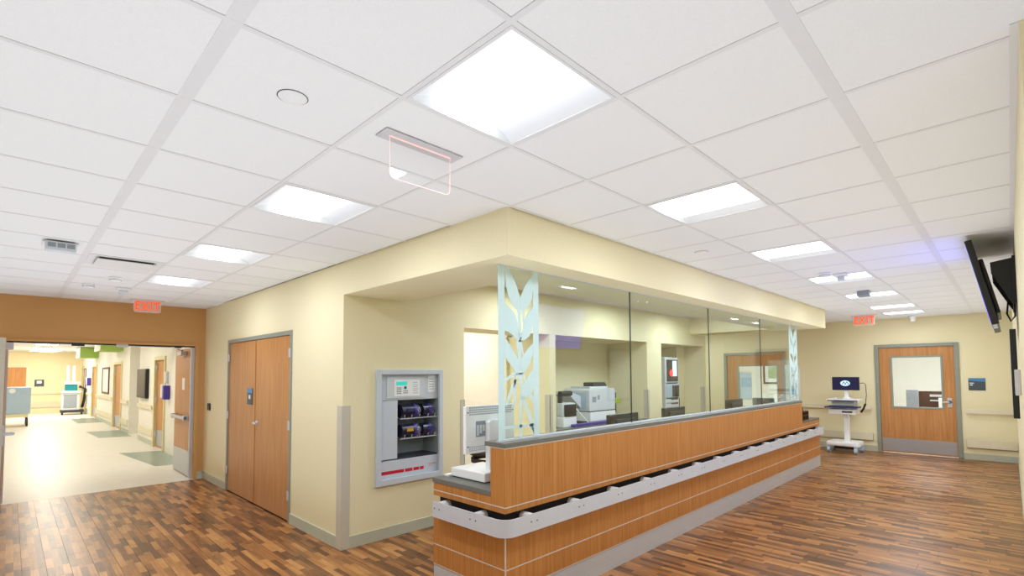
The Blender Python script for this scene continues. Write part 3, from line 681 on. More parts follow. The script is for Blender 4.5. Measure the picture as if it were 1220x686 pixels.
# bumper rail following the three sides with rounded corners
R_ = .10; o_ = .065
def rpath(off, r):
    x0, x1, y0 = CX0-off, CX1+off, FY-off
    pts = [(x0, EY-.075)]
    pts += [(x0+r-r*math.cos(a), y0+r-r*math.sin(a)) for a in [math.pi/2*k/8 for k in range(9)]]
    pts += [(x1-r+r*math.sin(a), y0+r-r*math.cos(a)) for a in [math.pi/2*k/8 for k in range(9)]]
    return pts+[(x1, EY-.075)]
po, pi_ = rpath(o_, R_), rpath(o_-.012, R_-.012)
n = len(po); z0, z1 = .572, .69
V = [(x, y, z0) for x, y in po]+[(x, y, z1) for x, y in po]+[(x, y, z0) for x, y in pi_]+[(x, y, z1) for x, y in pi_]
F = []
for i in range(n-1): F += [(i, i+1, n+i+1, n+i), (2*n+i, 3*n+i, 3*n+i+1, 2*n+i+1), (n+i, n+i+1, 3*n+i+1, 3*n+i), (i, 2*n+i, 2*n+i+1, i+1)]
F += [(0, n, 3*n, 2*n), (n-1, 3*n-1, 4*n-1, 2*n-1)]
br = part('bumper_rail', MB().add(V, F), M['alu'], ct, smooth=True, label='satin aluminium bumper rail with rounded corners')
bx = [2.62+.545*k for k in range(15)]
for x in bx:
    part('bracket', MB().cyl((x, FY+.05, .655), (x, FY-o_+.012, .655), .034, 14), M['white'], ct, smooth=True)
    for q in (-.03, .03): part('screw', MB().cyl((x+q, FY-o_, .64), (x+q, FY-o_-.002, .64), .0055, 8), M['charcoal'], br)
for y in (2.72, 3.14):
    part('bracket', MB().cyl((CX0+.05, y, .655), (CX0-o_+.012, y, .655), .034, 14), M['white'], ct, smooth=True)
    for q in (-.03, .03): part('screw', MB().cyl((CX0-o_, y+q, .64), (CX0-o_-.002, y+q, .64), .0055, 8), M['charcoal'], br)

# ------------------------------------------------------------------ glass partition with frosted leaf panels
gp = thing('glass_partition', 'tall clear glass screen standing on the counter ledge with frosted leaf panels', 'glass screen', (5.9, FY+.09, 1.192))
GYc = FY+.09; sx = [2.42, 4.165, 5.915, 7.665, 9.40]
for a, b in zip(sx[:-1], sx[1:]):
    gpn = part('glass_pane', MB().box(a+.003, b-.003, GYc-.005, GYc+.005, 1.195, 2.45), M['glass'], gp)
    part('pane_edge', MB().box(b-.006, b-.0005, GYc-.0055, GYc+.0055, 1.195, 2.45), M['glass_edge'], gpn)
part('top_channel', MB().box(2.42, 9.4, GYc-.012, GYc+.012, 2.440, 2.447), M['alu'], gp)
part('base_channel', MB().box(2.42, 9.4, GYc-.014, GYc+.014, 1.1915, 1.204), M['alu'], gp)
def fpx(x, y): return (x-592)/48*.425, 2.45-(y-314)/(523.5-314)*1.25
def ca(P): return [(590+x/5.714, 300+y/5.714) for x, y in P]
def cb_(P): return [(585+x/5.714, 410+y/5.714) for x, y in P]
LEAVES = [ca([(55, 80), (80, 110), (105, 150), (130, 210), (155, 290), (158, 385), (130, 385), (105, 350), (80, 300), (65, 230), (57, 150)]),
          ca([(247, 110), (220, 150), (190, 205), (157, 290), (158, 390), (190, 372), (220, 335), (240, 280), (248, 200)]),
          ca([(50, 345), (90, 380), (118, 410), (134, 460), (140, 530), (154, 592), (130, 590), (105, 560), (75, 540), (50, 530)]),
          ca([(252, 335), (215, 390), (185, 450), (172, 520), (158, 595), (185, 590), (220, 560), (245, 490)]),
          cb_([(80, -45), (108, -8), (135, 38), (160, 85), (180, 140), (184, 196), (150, 190), (128, 152), (100, 115), (80, 82)]),
          cb_([(272, -15), (240, 20), (204, 70), (184, 130), (182, 198), (215, 192), (250, 122), (268, 60)]),
          cb_([(284, 165), (255, 195), (228, 240), (195, 300), (188, 352), (205, 376), (250, 350), (282, 290)])]
STEMS = [((615.5, 364), (617, 406), 1.7), ((620, 362), (622, 384), 1.3), ((614, 395), (618, 446), 2.0), ((617, 400), (621, 425), 1.0), ((613, 444), (599, 453), 1.8), ((614.5, 444), (600, 483), 1.6), ((611, 452), (610, 483), 1.4), ((616.5, 444), (620, 470), 1.7), ((619.5, 444), (624, 457), 1.3),
         ((620, 474), (635, 520), 1.9), ((628, 470), (636, 485), 1.8), ((598, 509), (636, 509), 1.7), ((628.5, 508), (635, 521), 1.5), ((618, 470), (617, 523), 1.4)]
def leaf_panel(xl):
    e = MB()
    for a, b in ((592, 599), (633, 640)):
        (xa, za), (xb, zb) = fpx(a, 315), fpx(b, 523); e.box(xl+xa, xl+xb, GYc-.0095, GYc-.0065, zb, za)
    st = MB()
    for (x0, y0), (x1, y1), wd in STEMS:
        dx, dy = x1-x0, y1-y0; L = math.hypot(dx, dy); q = (-dy/L*wd, dx/L*wd)
        P = [fpx(x0+q[0], y0+q[1]), fpx(x1+q[0], y1+q[1]), fpx(x1-q[0], y1-q[1]), fpx(x0-q[0], y0-q[1])]
        st.prism([(xl+p[0], p[1]) for p in P], 1, GYc-.0085, GYc-.0065)
    pn = part('leaf_panel', e, M['film'], gp, label='frosted panel cut in a leaf pattern')
    part('stem', st, M['film'], pn)
    for k, P in enumerate(LEAVES):
        poly = [fpx(min(max(x, 595), 637), y) for x, y in P]
        part('leaf', MB().prism([(xl+p[0], p[1]) for p in poly], 1, GYc-.009-.0004*k, GYc-.0066), M['film'], pn)
leaf_panel(2.42); leaf_panel(8.97)
t = thing('counter_shield', 'low frosted acrylic shield behind the far end of the glass screen', 'shield', (9.4, FY+.21, .85))
part('sheet', MB().box(9.28, 10.1, FY+.24, FY+.246, .865, 1.79), M['acrylic'], t)
part('foot', MB().box(9.3, 9.36, FY+.215, FY+.29, .8505, .88), M['alu'], t); part('foot', MB().box(10.0, 10.06, FY+.215, FY+.29, .8505, .88), M['alu'], t)
nt_ = part('notice', MB().box(9.5, 9.98, FY+.238, FY+.24, 1.24, 1.45), M['acrylic'], t)
for k in range(4): part('notice_print', MB().box(9.53+.11*k, 9.60+.11*k, FY+.236, FY+.238, 1.26+.02*(k % 2), 1.42-.04*(k % 3)), M['blueprint'], t)

# ------------------------------------------------------------------ things on the counter
t = thing('checkout_terminal', 'white terminal with a perforated back panel on the near counter end', 'computer', (2.72, 3.05, .85))
M3 = Matrix.Rotation(0, 4, 'Z')
part('base_box', MB().box(2.52, 2.86, 2.80, 3.20, .858, .925), M['white'], t, bevel=.008)
part('foot_strip', MB().box(2.53, 2.85, 2.81, 3.19, .8505, .86), M['charcoal'], t)
part('side_port', MB().box(2.70, 2.84, 2.796, 2.80, .865, .91), M['screen_off'], t)
part('arm', MB().prism([(2.66, .92), (2.66, 1.29), (2.68, 1.305), (2.81, 1.305), (2.83, 1.29), (2.80, .92)], 1, 2.90, 2.945), M['white'], t, bevel=.006)
bp_ = part('back_panel', MB().box(2.465, 2.99, 2.95, 2.985, 1.055, 1.42), M['white'], t, bevel=.006)
vm = MB()
for r in range(4):
    for c in range(22): vm.box(2.50+c*.021, 2.513+c*.021, 2.9488, 2.9505, 1.35+r*.017, 1.36+r*.017)
for r in range(3):
    for c in range(22): vm.box(2.50+c*.021, 2.51+c*.021, 2.9488, 2.9505, 1.075+r*.014, 1.082+r*.014)
part('vent_holes', vm, M['greyprint'], bp_, kind='stuff')
part('port_plate', MB().box(2.565, 2.66, 2.947, 2.9505, 1.18, 1.30), M['greyprint'], bp_)
for k in range(3): part('port_label', MB().box(2.572+.03*k, 2.595+.03*k, 2.9455, 2.947, 1.19+.015*k, 1.27), M['offwhite'], bp_)
for x in (2.485, 2.97):
    for z in (1.11, 1.37): part('screw', MB().cyl((x, 2.9505, z), (x, 2.948, z), .006, 8), M['charcoal'], bp_)
part('screen', MB().box(2.48, 2.975, 2.985, 2.99, 1.07, 1.405), M['screen_off'], t)
single('paper_tray', MB().box(2.50, 2.62, 3.19+.02, 3.262, .8505, .866), M['white'], 'small white tray behind the white terminal', 'tray', bevel=.003)
# organiser at far end of the counter
t = thing('file_holder', 'dark brown lattice file holder on the far counter end', 'file holder', (9.55, 2.5, .85))
mb = MB()
part('side_panel', MB().box(9.36, 9.375, 2.475, 2.65, .851, 1.08), M['brownwood'], t); part('side_panel', MB().box(9.68, 9.695, 2.475, 2.65, .851, 1.0), M['brownwood'], t)
part('base', MB().box(9.375, 9.68, 2.475, 2.65, .851, .865), M['brownwood'], t)
for z in (.93, .995): part('shelf', MB().box(9.375, 9.68, 2.475, 2.65, z, z+.012), M['brownwood'], t)
for x in (9.47, 9.57): part('divider', MB().box(x, x+.012, 2.475, 2.65, .865, 1.0), M['brownwood'], t)
part('back', MB().box(9.375, 9.68, 2.64, 2.65, .865, 1.0), M['black'], t)
# monitors behind the half wall
def desk_monitor(xa, xb, zt, y, lab, tilt=.0):
    t = thing('desk_monitor', lab, 'monitor', ((xa+xb)/2, y, .83), 'monitors behind the counter')
    part('casing', MB().box(xa, xb, y-.025, y+.02, zt-.30, zt), M['black'], t, bevel=.008)
    part('back_bulge', MB().box(xa+.1, xb-.1, y-.05, y-.025, zt-.27, zt-.05), M['charcoal'], t, bevel=.008)
    part('screen', MB().box(xa+.015, xb-.015, y+.02, y+.022, zt-.3, zt-.015), M['screen_off'], t)
    part('neck', MB().box((xa+xb)/2-.03, (xa+xb)/2+.03, y-.04, y-.01, .845, zt-.2), M['black'], t)
    part('foot', MB().box((xa+xb)/2-.12, (xa+xb)/2+.12, y-.09, y+.09, .8305, .848), M['black'], t, bevel=.004)
desk_monitor(4.43, 5.0, 1.23, 3.0, 'black monitor in front of the printer, back to the glass')
desk_monitor(5.60, 6.14, 1.24, 3.0, 'black monitor below the equipment rack, back to the glass')
desk_monitor(7.52, 8.1, 1.26, 3.0, 'black monitor in front of the windowed station door')
# back counter in alcove and its devices
bc = thing('back_counter', 'grey topped counter in the printer alcove', 'counter', (6.7, 4.95, 0))
part('top', MB().box(5.475, 7.995, BY+.03, BY+.815, .82, .86), M['cap'], bc, bevel=.003)
part('cabinet', MB().box(5.475, 7.995, BY+.1, BY+.815, .1, .82), M['cwood'], bc); part('plinth', MB().box(5.475, 7.995, BY+.14, BY+.815, 0, .1), M['dark'], bc)
for k in range(4): part('cabinet_door', MB().box(5.50+.625*k, 6.09+.625*k, BY+.085, BY+.1, .12, .80), M['cwood'], bc, bevel=.002)
t = thing('laser_printer', 'large white laser printer in the alcove behind the glass', 'printer', (6.95, 4.98, .86))
part('body', MB().prism([(6.50, 1.06), (6.50, 1.39), (6.53, 1.42), (7.20, 1.42), (7.23, 1.38), (7.23, 1.06)], 1, 4.74, 5.26), M['offwhite'], t, bevel=.012)
part('side_panel', MB().box(6.49, 6.50, 4.80, 5.2, 1.1, 1.36), M['greyblue'], t)
part('paper_drawer', MB().box(6.51, 7.22, 4.73, 5.25, .90, 1.045), M['white'], t, bevel=.008)
part('drawer_gap', MB().box(6.52, 7.21, 4.745, 5.24, 1.04, 1.065), M['charcoal'], t)
for a, b, c, d_ in ((6.58, 6.68, 1.2, 1.29), (6.72, 6.78, 1.24, 1.31)): part('vent', MB().box(a, b, 4.737, 4.741, c, d_), M['greyprint'], t)
part('output_tray', MB().box(6.60, 7.1, 4.80, 5.2, 1.42, 1.45), M['offwhite'], t, bevel=.01)
part('control_panel', MB().prism([(6.76, 1.425), (6.76, 1.515), (7.1, 1.515), (7.18, 1.425)], 1, 4.85, 5.05), M['charcoal'], t, bevel=.01)
part('base', MB().box(6.53, 7.2, 4.76, 5.24, .8605, .90), M['charcoal'], t)
part('side_unit', MB().box(7.23, 7.36, 4.80, 5.15, 1.0, 1.34), M['black'], t, bevel=.01); part('latch', MB().box(7.30, 7.46, 4.78, 4.84, 1.15, 1.24), M['lime'], t, bevel=.01)
part('feed_tray', MB().prism([(6.5, 1.3), (6.5, 1.1), (6.2, 1.33), (6.22, 1.38)], 1, 4.9, 5.2), M['offwhite'], t)
t = thing('label_printer', 'small black and white label printer at the alcove edge', 'printer', (5.95, 4.85, .86))
part('body', MB().box(5.80, 6.12, 4.70, 5.0, .8605, 1.02), M['white'], t, bevel=.015); part('front', MB().box(5.84, 6.1, 4.69, 4.72, 1.02, 1.20), M['black'], t, bevel=.008)
part('shell', MB().box(5.80, 6.12, 4.72, 5.0, 1.02, 1.22), M['offwhite'], t, bevel=.015); part('head', MB().cyl((5.84, 4.8, 1.36), (6.1, 4.8, 1.36), .04, 14), M['black'], t, smooth=True)
part('stalk', MB().box(5.86, 5.9, 4.8, 4.86, 1.2, 1.36), M['charcoal'], t)
single('cable', MB().tube([(6.2, 4.9, 1.22), (6.3, 4.78, 1.05), (6.36, 4.72, .95), (6.45, 4.7, .875)], .008), M['white'], 'white cable drooping beside the laser printer', 'cable')
t = thing('purple_binder', 'purple blue binder lying flat on the alcove counter edge', 'binder', (6.4, 4.66, .86))
part('cover', MB().box(5.95, 6.9, 4.605, 4.685, .8605, .905), M['purple'], t, bevel=.004); part('pages', MB().box(5.97, 6.88, 4.612, 4.68, .868, .898), M['mount'], t)
# rack in second alcove
t = thing('equipment_rack', 'white equipment rack with small displays in the second alcove', 'rack', (9.143, 4.9, 0))
part('side_post', MB().box(9.418, 9.440, 4.70, 4.98, 0, 1.95), M['offwhite'], t, bevel=.006); part('side_post', MB().box(8.900, 8.922, 4.70, 4.98, 0, 1.95), M['offwhite'], t, bevel=.006)
part('top_unit', MB().box(8.922, 9.418, 4.70, 4.98, 1.47, 1.97), M['offwhite'], t, bevel=.02); part('display', MB().box(8.954, 9.397, 4.69, 4.70, 1.5, 1.92), M['screen_off'], t)
part('display_page', MB().box(9.181, 9.343, 4.685, 4.69, 1.6, 1.9), M['rackscreen'], t); part('indicator', MB().cyl((9.121, 4.69, 1.66), (9.121, 4.68, 1.66), .06, 12), M['lamp_red'], t)
part('middle_unit', MB().box(8.922, 9.440, 4.68, 4.98, 1.18, 1.45), M['greyblue'], t, bevel=.02)
for a in (9.138, 9.235): part('keypad', MB().box(a, a+.16, 4.67, 4.68, 1.2, 1.42), M['black'], t)
for k in range(6):
    sh = part('drawer', MB().box(8.922, 9.418, 4.70, 4.98, .66+.085*k, .735+.085*k), M['offwhite'], t, bevel=.006); part('handle_slot', MB().box(9.116, 9.386, 4.695, 4.70, .715+.085*k, .735+.085*k), M['charcoal'], sh)
part('base', MB().box(8.922, 9.418, 4.70, 4.98, .02, .64), M['offwhite'], t)
part('hose', MB().tube([(9.440, 4.8, 1.17), (9.494, 4.72, 1.16), (9.537, 4.74, 1.0), (9.505, 4.8, .85), (9.451, 4.85, .8)], .008), M['black'], t)
# stool and arm chair behind the terminal
t = thing('brown_stool', 'dark brown padded stool just visible below the white terminal', 'stool', (3.47, 3.72, 0))
part('seat', MB().lathe([(0, .93), (.2, .93), (.25, .915), (.26, .89), (.25, .865), (0, .86)], (3.48, 3.72, 0), 24), M['brown'], t, smooth=True)
part('seat_ring', MB().lathe([(.2, .79), (.235, .79), (.235, .83), (.2, .83), (.2, .79)], (3.48, 3.72, 0), 24), M['brown'], t, smooth=True)
for a in range(4):
    ca_, sa_ = math.cos(a*math.pi/2+.5), math.sin(a*math.pi/2+.5)
    part('leg', MB().cyl((3.48+.25*ca_, 3.72+.25*sa_, 0), (3.48+.2*ca_, 3.72+.2*sa_, .865), .018, 10), M['brown'], t, smooth=True)

# ------------------------------------------------------------------ equipment cabinet in the wall
ax0, ax1, az0, az1 = 2.625, 3.46, .535, 1.715
t = thing('wall_cabinet', 'pale blue grey equipment cabinet with keypad head set in the cream wall', 'cabinet', (3.04, BY, .535))
D0 = BY-.012
part('outer_frame', MB().box(ax0, ax0+.06, D0-.02, BY, az0, az1).box(ax1-.05, ax1, D0-.02, BY, az0, az1).box(ax0+.06, ax1-.05, D0-.02, BY, az0, az0+.06).box(ax0+.06, ax1-.05, D0-.02, BY, az1-.05, az1), M['cabmetal'], t, bevel=.004)
ix0, ix1 = ax0+.06, ax1-.05
P0 = BY+.018                                              # face of the recessed panels
part('housing', MB().box(2.664, 2.668, BY-.002, BY+.30, .575, 1.685).box(3.427, 3.431, BY-.002, BY+.30, .575, 1.685).box(2.668, 3.427, BY-.002, BY+.30, .575, .579).box(2.668, 3.427, BY-.002, BY+.30, 1.681, 1.685).box(2.668, 3.427, BY+.295, BY+.30, .579, 1.681), M['cabmetal'], t)
part('control_head', MB().box(2.669, 3.426, P0, P0+.2, 1.395, 1.680), M['cabmetal'], t, bevel=.003)
pl = part('control_door', MB().box(2.765, 3.235, P0-.01, P0, 1.415, 1.64), M['offwhite'], t, bevel=.003)
part('control_plate', MB().box(2.85, 3.17, P0-.014, P0-.01, 1.435, 1.61), M['white'], pl, bevel=.001)
part('lcd', MB().box(2.875, 3.005, P0-.016, P0-.014, 1.55, 1.59), M['teal'], pl)
part('arrow_button', MB().cyl((2.985, P0-.014, 1.525), (2.985, P0-.018, 1.525), .017, 12), M['tealbtn'], pl)
kp = MB()
for r in range(4):
    for c in range(3): kp.box(2.882+c*.02, 2.895+c*.02, P0-.0165, P0-.014, 1.46+r*.019, 1.472+r*.019)
for r in range(2):
    for c in range(3): kp.box(2.962+c*.02, 2.975+c*.02, P0-.0165, P0-.014, 1.465+r*.02, 1.477+r*.02)
part('keypad', kp, M['greyprint'], pl)
for k in range(6): part('legend_line', MB().box(3.08, 3.15-.012*(k % 2), P0-.0152, P0-.014, 1.463+.022*k, 1.468+.022*k), M['greyprint'], pl)
part('side_label', MB().box(3.29, 3.38, P0-.0025, P0, 1.47, 1.655), M['white'], t)
for k in range(5): part('label_line', MB().box(3.30, 3.37, P0-.0032, P0-.0025, 1.5+.027*k, 1.506+.027*k), M['greyprint'], t)
part('blank_door', MB().box(2.669, 2.90, P0, P0+.02, .785, 1.391), M['cabmetal'], t, bevel=.003)
part('niche_side', MB().box(3.414, 3.426, P0, BY+.294, .785, 1.393), M['cabin'], t); part('niche_side', MB().box(2.89, 2.90, P0+.021, BY+.294, .785, 1.393), M['cabin'], t)
part('niche_back', MB().box(2.90, 3.414, BY+.285, BY+.294, .785, 1.393), M['cabin'], t)
part('niche_shelf', MB().box(2.90, 3.414, P0, BY+.284, .775, .79), M['charcoal'], t)
part('lower_panel', MB().box(2.669, 3.426, P0-.004, P0+.02, .581, .773), M['cabmetal'], t, bevel=.003)
for a, b in ((2.668, 2.955), (2.967, 3.06), (3.072, 3.145), (3.157, 3.205)): part('red_stripe', MB().box(a+.025, b+.025, P0-.0055, P0-.004, .635, .668), M['red'], t)
part('faint_print', MB().box(3.295, 3.39, P0-.005, P0-.004, .675, .688).box(3.295, 3.34, P0-.005, P0-.004, .655, .663), M['ltred'], t)
# canisters on wire racks inside
def rack_wires(z):
    mb = MB()
    for x in (2.97, 3.06, 3.16, 3.27, 3.36): mb.tube([(x, BY+.284, z-.02), (x, BY+.0, z-.02), (x, BY-.015, z+.02)], .004, 6)
    mb.tube([(2.92, BY+.0, z-.02), (3.40, BY+.0, z-.02)], .004, 6); mb.tube([(2.92, BY+.15, z-.02), (3.40, BY+.15, z-.02)], .004, 6)
    return mb
for k, z in enumerate((1.215, 1.005)):
    part('wire_rack', rack_wires(z), M['alu'], t)
    for j, (x, y, L, r) in enumerate(((2.955, BY+.07, .155, .074), (3.232, BY+.078, .07, .072))):
        lb = 'dark canister with a clear domed end, %s %s of the wall cabinet' % (('upper', 'lower')[k], ('left', 'right')[j])
        c = thing('canister', lb, 'canister', (x+.1, y, z-.015), 'dark canisters in the wall cabinet')
        zc = z-.016+r
        part('barrel', MB().cyl((x, y, zc), (x+L, y, zc), r-.004, 20), M['canister'], c, smooth=True)
        part('collar', MB().cyl((x+L, y, zc), (x+L+.03, y, zc), r, 20), M['purple'], c, smooth=True)
        part('clear_dome', MB().lathe([(r-.004, 0), (r-.008, .03), (r*.62, .066), (.0, .078)], (x+L+.028, y, zc), 20, (1, 0, 0)), M['clearplastic'], c, smooth=True)
        part('inner_fitting', MB().lathe([(r*.55, 0), (r*.5, .03), (.012, .05)], (x+L+.03, y, zc), 12, (1, 0, 0)), M['offwhite'], c, smooth=True)
        part('label_band', MB().box(x+.05, x+.13, y-r-.002, y-r+.02, zc-.005, zc+.03), M['label_gold' if k and not j else 'navy'], c)
single('card_reader', MB().box(X0-.022, X0, 9.02, 9.14, 1.11, 1.22), M['black'], 'small black card reader on the cream wall left of the double door', 'card reader', bevel=.004)

# ------------------------------------------------------------------ exit signs
def exit_sign(label, c, ax, wid, hgt, face, letters, pm_):
    """c: top centre at the ceiling; ax 0 -> runs along X, 1 -> along Y; face: sign of the reading side along the other axis"""
    t = thing('exit_sign', label, 'exit sign', c, 'clear edge lit exit signs')
    cx, cy, cz = c; h = wid/2
    def B(a0, a1, b0, b1, z0, z1):
        return MB().box(cx+a0, cx+a1, cy+b0, cy+b1, z0, z1) if ax == 0 else MB().box(cx+b0, cx+b1, cy+a0, cy+a1, z0, z1)
    part('base_plate', B(-h, h, -.05, .05, cz-.008, cz-.0015), M['signbase'], t, bevel=.003)
    part('light_slot', B(-h*.8, h*.8, -.006, .006, cz-.0095, cz-.008), M['pinkglow'], t)
    p = h-.045; zb = cz-.01-hgt; r = .025
    poly = [(-p, cz-.009), (-p, zb+r)]+[(-p+r-r*math.cos(a), zb+r-r*math.sin(a)) for a in (math.pi/6, math.pi/3, math.pi/2)]+[(p-r+r*math.sin(a), zb+r-r*math.cos(a)) for a in (0.01, math.pi/6, math.pi/3)]+[(p, zb+r), (p, cz-.009)]
    def P(q, t0, t1):
        return MB().prism([((cx if ax == 0 else cy)+a, z) for a, z in q], 1 if ax == 0 else 0, (cy if ax == 0 else cx)+t0, (cy if ax == 0 else cx)+t1)
    part('acrylic_panel', P(poly, -.003, .003), pm_, t)
    edge = MB()
    q = [((cx+a, cy, z) if ax == 0 else (cx, cy+a, z)) for a, z in poly]
    part('lit_edge', MB().tube(q, .0015, 6), M['pinkglow'], t)
    if letters:
        R = (-face*1.0 if ax == 0 else 0, face*1.0 if ax == 1 else 0, 0)
        n_ = (0, face, 0) if ax == 0 else (face, 0, 0)
        Rv = Vector((0, 0, 1)).cross(Vector(n_))
        o = text('exit_letters', 'EXIT', M['exitred'], t, Vector((cx, cy, cz-.01-hgt*.5))+Vector(n_)*.0045, hgt*1.04, Rv, (0, 0, 1), .001)
exit_sign('unlit clear exit sign hanging by the largest ceiling light', (1.367, 1.966, CH), 0, .435, .19, -1, False, M['plate'])
exit_sign('glowing red exit sign before the brown wall over the corridor', (1.40, 8.89, CH), 0, .41, .165, -1, True, M['plate_pink'])
exit_sign('glowing red exit sign near the far right door', (11.72, 1.98, CH), 1, .42, .185, -1, True, M['plate_pink'])

# ------------------------------------------------------------------ ceiling fittings
def disc(name, x, y, r, lab, cat, h=.004, m='tile', grp=None):
    return single(name, MB().lathe([(0, -h), (r*.92, -h), (r, -h*.6), (r, .0025)], (x, y, CH+.002), 28), M[m], lab, cat, grp, smooth=True)
s1 = thing('ceiling_speaker', 'flat white round cover in a ceiling tile left of the big light', 'ceiling speaker', (.76, 1.97, CH), 'flush round ceiling covers')
part('cover', MB().lathe([(0, -.006), (.048, -.006), (.054, -.002), (.054, .003)], (.76, 1.97, CH), 28), M['tile'], s1, smooth=True); part('shadow_ring', MB().lathe([(.054, -.0006), (.0575, -.0006)], (.76, 1.97, CH), 28), M['charcoal'], s1)
copy_tree(s1, (4.41-.76, 1.95-1.97, 0), 'flat white round cover in a ceiling tile above the glass screen')
t = thing('ceiling_strobe', 'pale ceiling box with dark louvres, farthest left on the ceiling', 'ceiling device', (.27, 5.55, CH))
part('back_box', MB().box(.16, .38, 5.45, 5.66, CH-.012, CH), M['grid'], t, bevel=.003); part('body', MB().box(.175, .365, 5.40, 5.50, CH-.085, CH-.012), M['offwhite'], t, bevel=.006)
for k in range(3): part('louvre', MB().box(.19+.058*k, .238+.058*k, 5.398, 5.40, CH-.06, CH-.025), M['greyprint'], t)
t = thing('air_diffuser', 'white square air diffuser with a dark slot in the left ceiling', 'air vent', (.77, 6.02, CH))
part('face', MB().box(.54, .99, 5.86, 6.28, CH-.03, CH-.022), M['grid'], t, bevel=.003); part('frame', MB().box(.48, 1.05, 5.80, 6.34, CH-.004, CH+.002), M['grid'], t); part('slot', MB().box(.56, .97, 5.88, 6.26, CH-.022, CH-.004), M['charcoal'], t)
def smoke(x, y, lab, r=.06):
    t = thing('smoke_detector', lab, 'smoke detector', (x, y, CH), 'small smoke detectors')
    part('body', MB().lathe([(0, -.045), (r*.7, -.043), (r, -.025), (r, 0)], (x, y, CH), 20), M['white'], t, smooth=True); part('slot_ring', MB().cyl((x, y, CH-.034), (x, y, CH-.028), r*.96, 20), M['greyprint'], t)
smoke(.81, 7.05, 'small white smoke detector just beyond the air diffuser'); smoke(.64, 7.75, 'small white smoke detector nearest the brown wall'); smoke(6.36, 1.42, 'white smoke detector beside the strobe on the right ceiling')
def strobe(x, y, lab):
    t = thing('alarm_strobe', lab, 'alarm strobe', (x, y, CH), 'clear alarm strobes')
    part('base', MB().box(x-.07, x+.07, y-.07, y+.07, CH-.03, CH), M['white'], t, bevel=.008); part('lens_cover', MB().box(x-.045, x+.045, y-.035, y+.035, CH-.075, CH-.03), M['offwhite'], t, bevel=.01)
strobe(.985, 7.85, 'white alarm strobe left of the glowing exit sign before the brown wall'); strobe(6.55, 1.30, 'clear alarm strobe beneath the fourth light along the glass screen')
single('ceiling_box', MB().box(8.10, 8.24, 1.30, 1.44, CH-.075, CH), M['greyprint'], 'small grey box under a light of the right ceiling row', 'ceiling device', bevel=.01)
t = thing('ceiling_camera', 'white ceiling sensor above the far right door', 'camera', (12.5, 1.32, CH)); part('mount', MB().cyl((12.5, 1.32, CH-.03), (12.5, 1.32, CH), .07, 16), M['white'], t); part('body', MB().cyl((12.5, 1.32, CH-.11), (12.5, 1.32, CH-.03), .035, 14, .05), M['white'], t)

# ------------------------------------------------------------------ television on the right wall
t = thing('television', 'black flat television tilted down from a bracket on the right wall', 'television', (6.0, .1, 2.03))
Yt, Zt, Yb, Zb = .228, 2.718, .088, 2.03
dv = Vector((0, Yt-Yb, Zt-Zb)); hgt = dv.length; up = dv.normalized(); nrm = Vector((0, up.z, -up.y)); xv = Vector((1, 0, 0))
def tvM(): 
    o = Vector((5.42, Yb, Zb)); return Matrix(((xv.x, up.x, nrm.x, o.x), (xv.y, up.y, nrm.y, o.y), (xv.z, up.z, nrm.z, o.z), (0, 0, 0, 1)))
Mt = tvM()
part('casing', MB().box(0, 1.22, 0, hgt, -.045, 0, Mt), M['black'], t, bevel=.008)
part('screen', MB().box(.03, 1.19, .26, hgt-.03, .0, .0015, Mt), M['tvpale'], t, label='pale lavender lit upper screen')
part('screen', MB().box(.03, 1.19, .035, .26, .0, .0015, Mt), M['tvscreen'], t, label='blue lit lower band of the screen')
part('back_bulge', MB().box(.2, 1.02, .1, hgt-.14, -.075, -.045, Mt), M['black'], t, bevel=.01)
part('logo_foot', MB().box(.01, .06, -.03, .0, -.03, -.005, Mt), M['steel'], t)
part('wall_plate', MB().box(5.55, 6.45, RY, RY+.02, 2.2, 2.58), M['black'], t)
for x in (5.6, 6.2): part('bracket_arm', MB().prism([(RY+.02, 2.2), (RY+.02, 2.57), (.085, 2.55), (.08, 2.46), (-.02, 2.24)], 0, x, x+.04), M['black'], t)
part('hanging_cable', MB().tube([(5.6, -.01, 2.24), (5.55, .0, 2.12), (5.55, -.02, 2.06), (5.57, -.045, 2.1), (5.6, -.045, 2.22)], .006), M['black'], t, smooth=True)
t = thing('wall_board', 'dark framed board seen edge on along the right wall', 'board', (7.95, RY, 1.16))
part('frame', MB().box(7.6, 8.3, RY, RY+.05, 1.16, 2.12), M['black'], t, bevel=.006); part('panel', MB().box(7.64, 8.26, RY+.05, RY+.053, 1.20, 2.08), M['mount'], t)
single('wall_dispenser', MB().box(5.75, 5.9, RY, RY+.035, 1.47, 1.68), M['signbase'], 'grey box on the right wall at the picture edge', 'wall box', bevel=.006)

# ------------------------------------------------------------------ sign plaque beside far door, outlet
t = thing('room_plaque', 'slate and blue room sign right of the far right door', 'sign', (XE, .45, 1.305))
part('plate', MB().box(XE-.01, XE, .335, .57, 1.305, 1.535), M['plaque'], t, bevel=.002)
part('blue_band', MB().prism([(.337, 1.466), (.337, 1.533), (.568, 1.533), (.568, 1.49), (.45, 1.478)], 0, XE-.0115, XE-.0098), M['blueprint'], t)
part('print_line', MB().box(XE-.0112, XE-.0099, .49, .555, 1.435, 1.45), M['white'], t); part('print_line', MB().box(XE-.0112, XE-.0099, .51, .55, 1.395, 1.42), M['offwhite'], t)
t = thing('wall_outlet', 'dark outlet on the far wall behind the computer cart', 'outlet', (XE, 2.52, .72))
part('plate', MB().box(XE-.006, XE, 2.48, 2.56, .68, .80), M['rail'], t); part('socket', MB().box(XE-.02, XE-.006, 2.49, 2.55, .70, .78), M['black'], t)

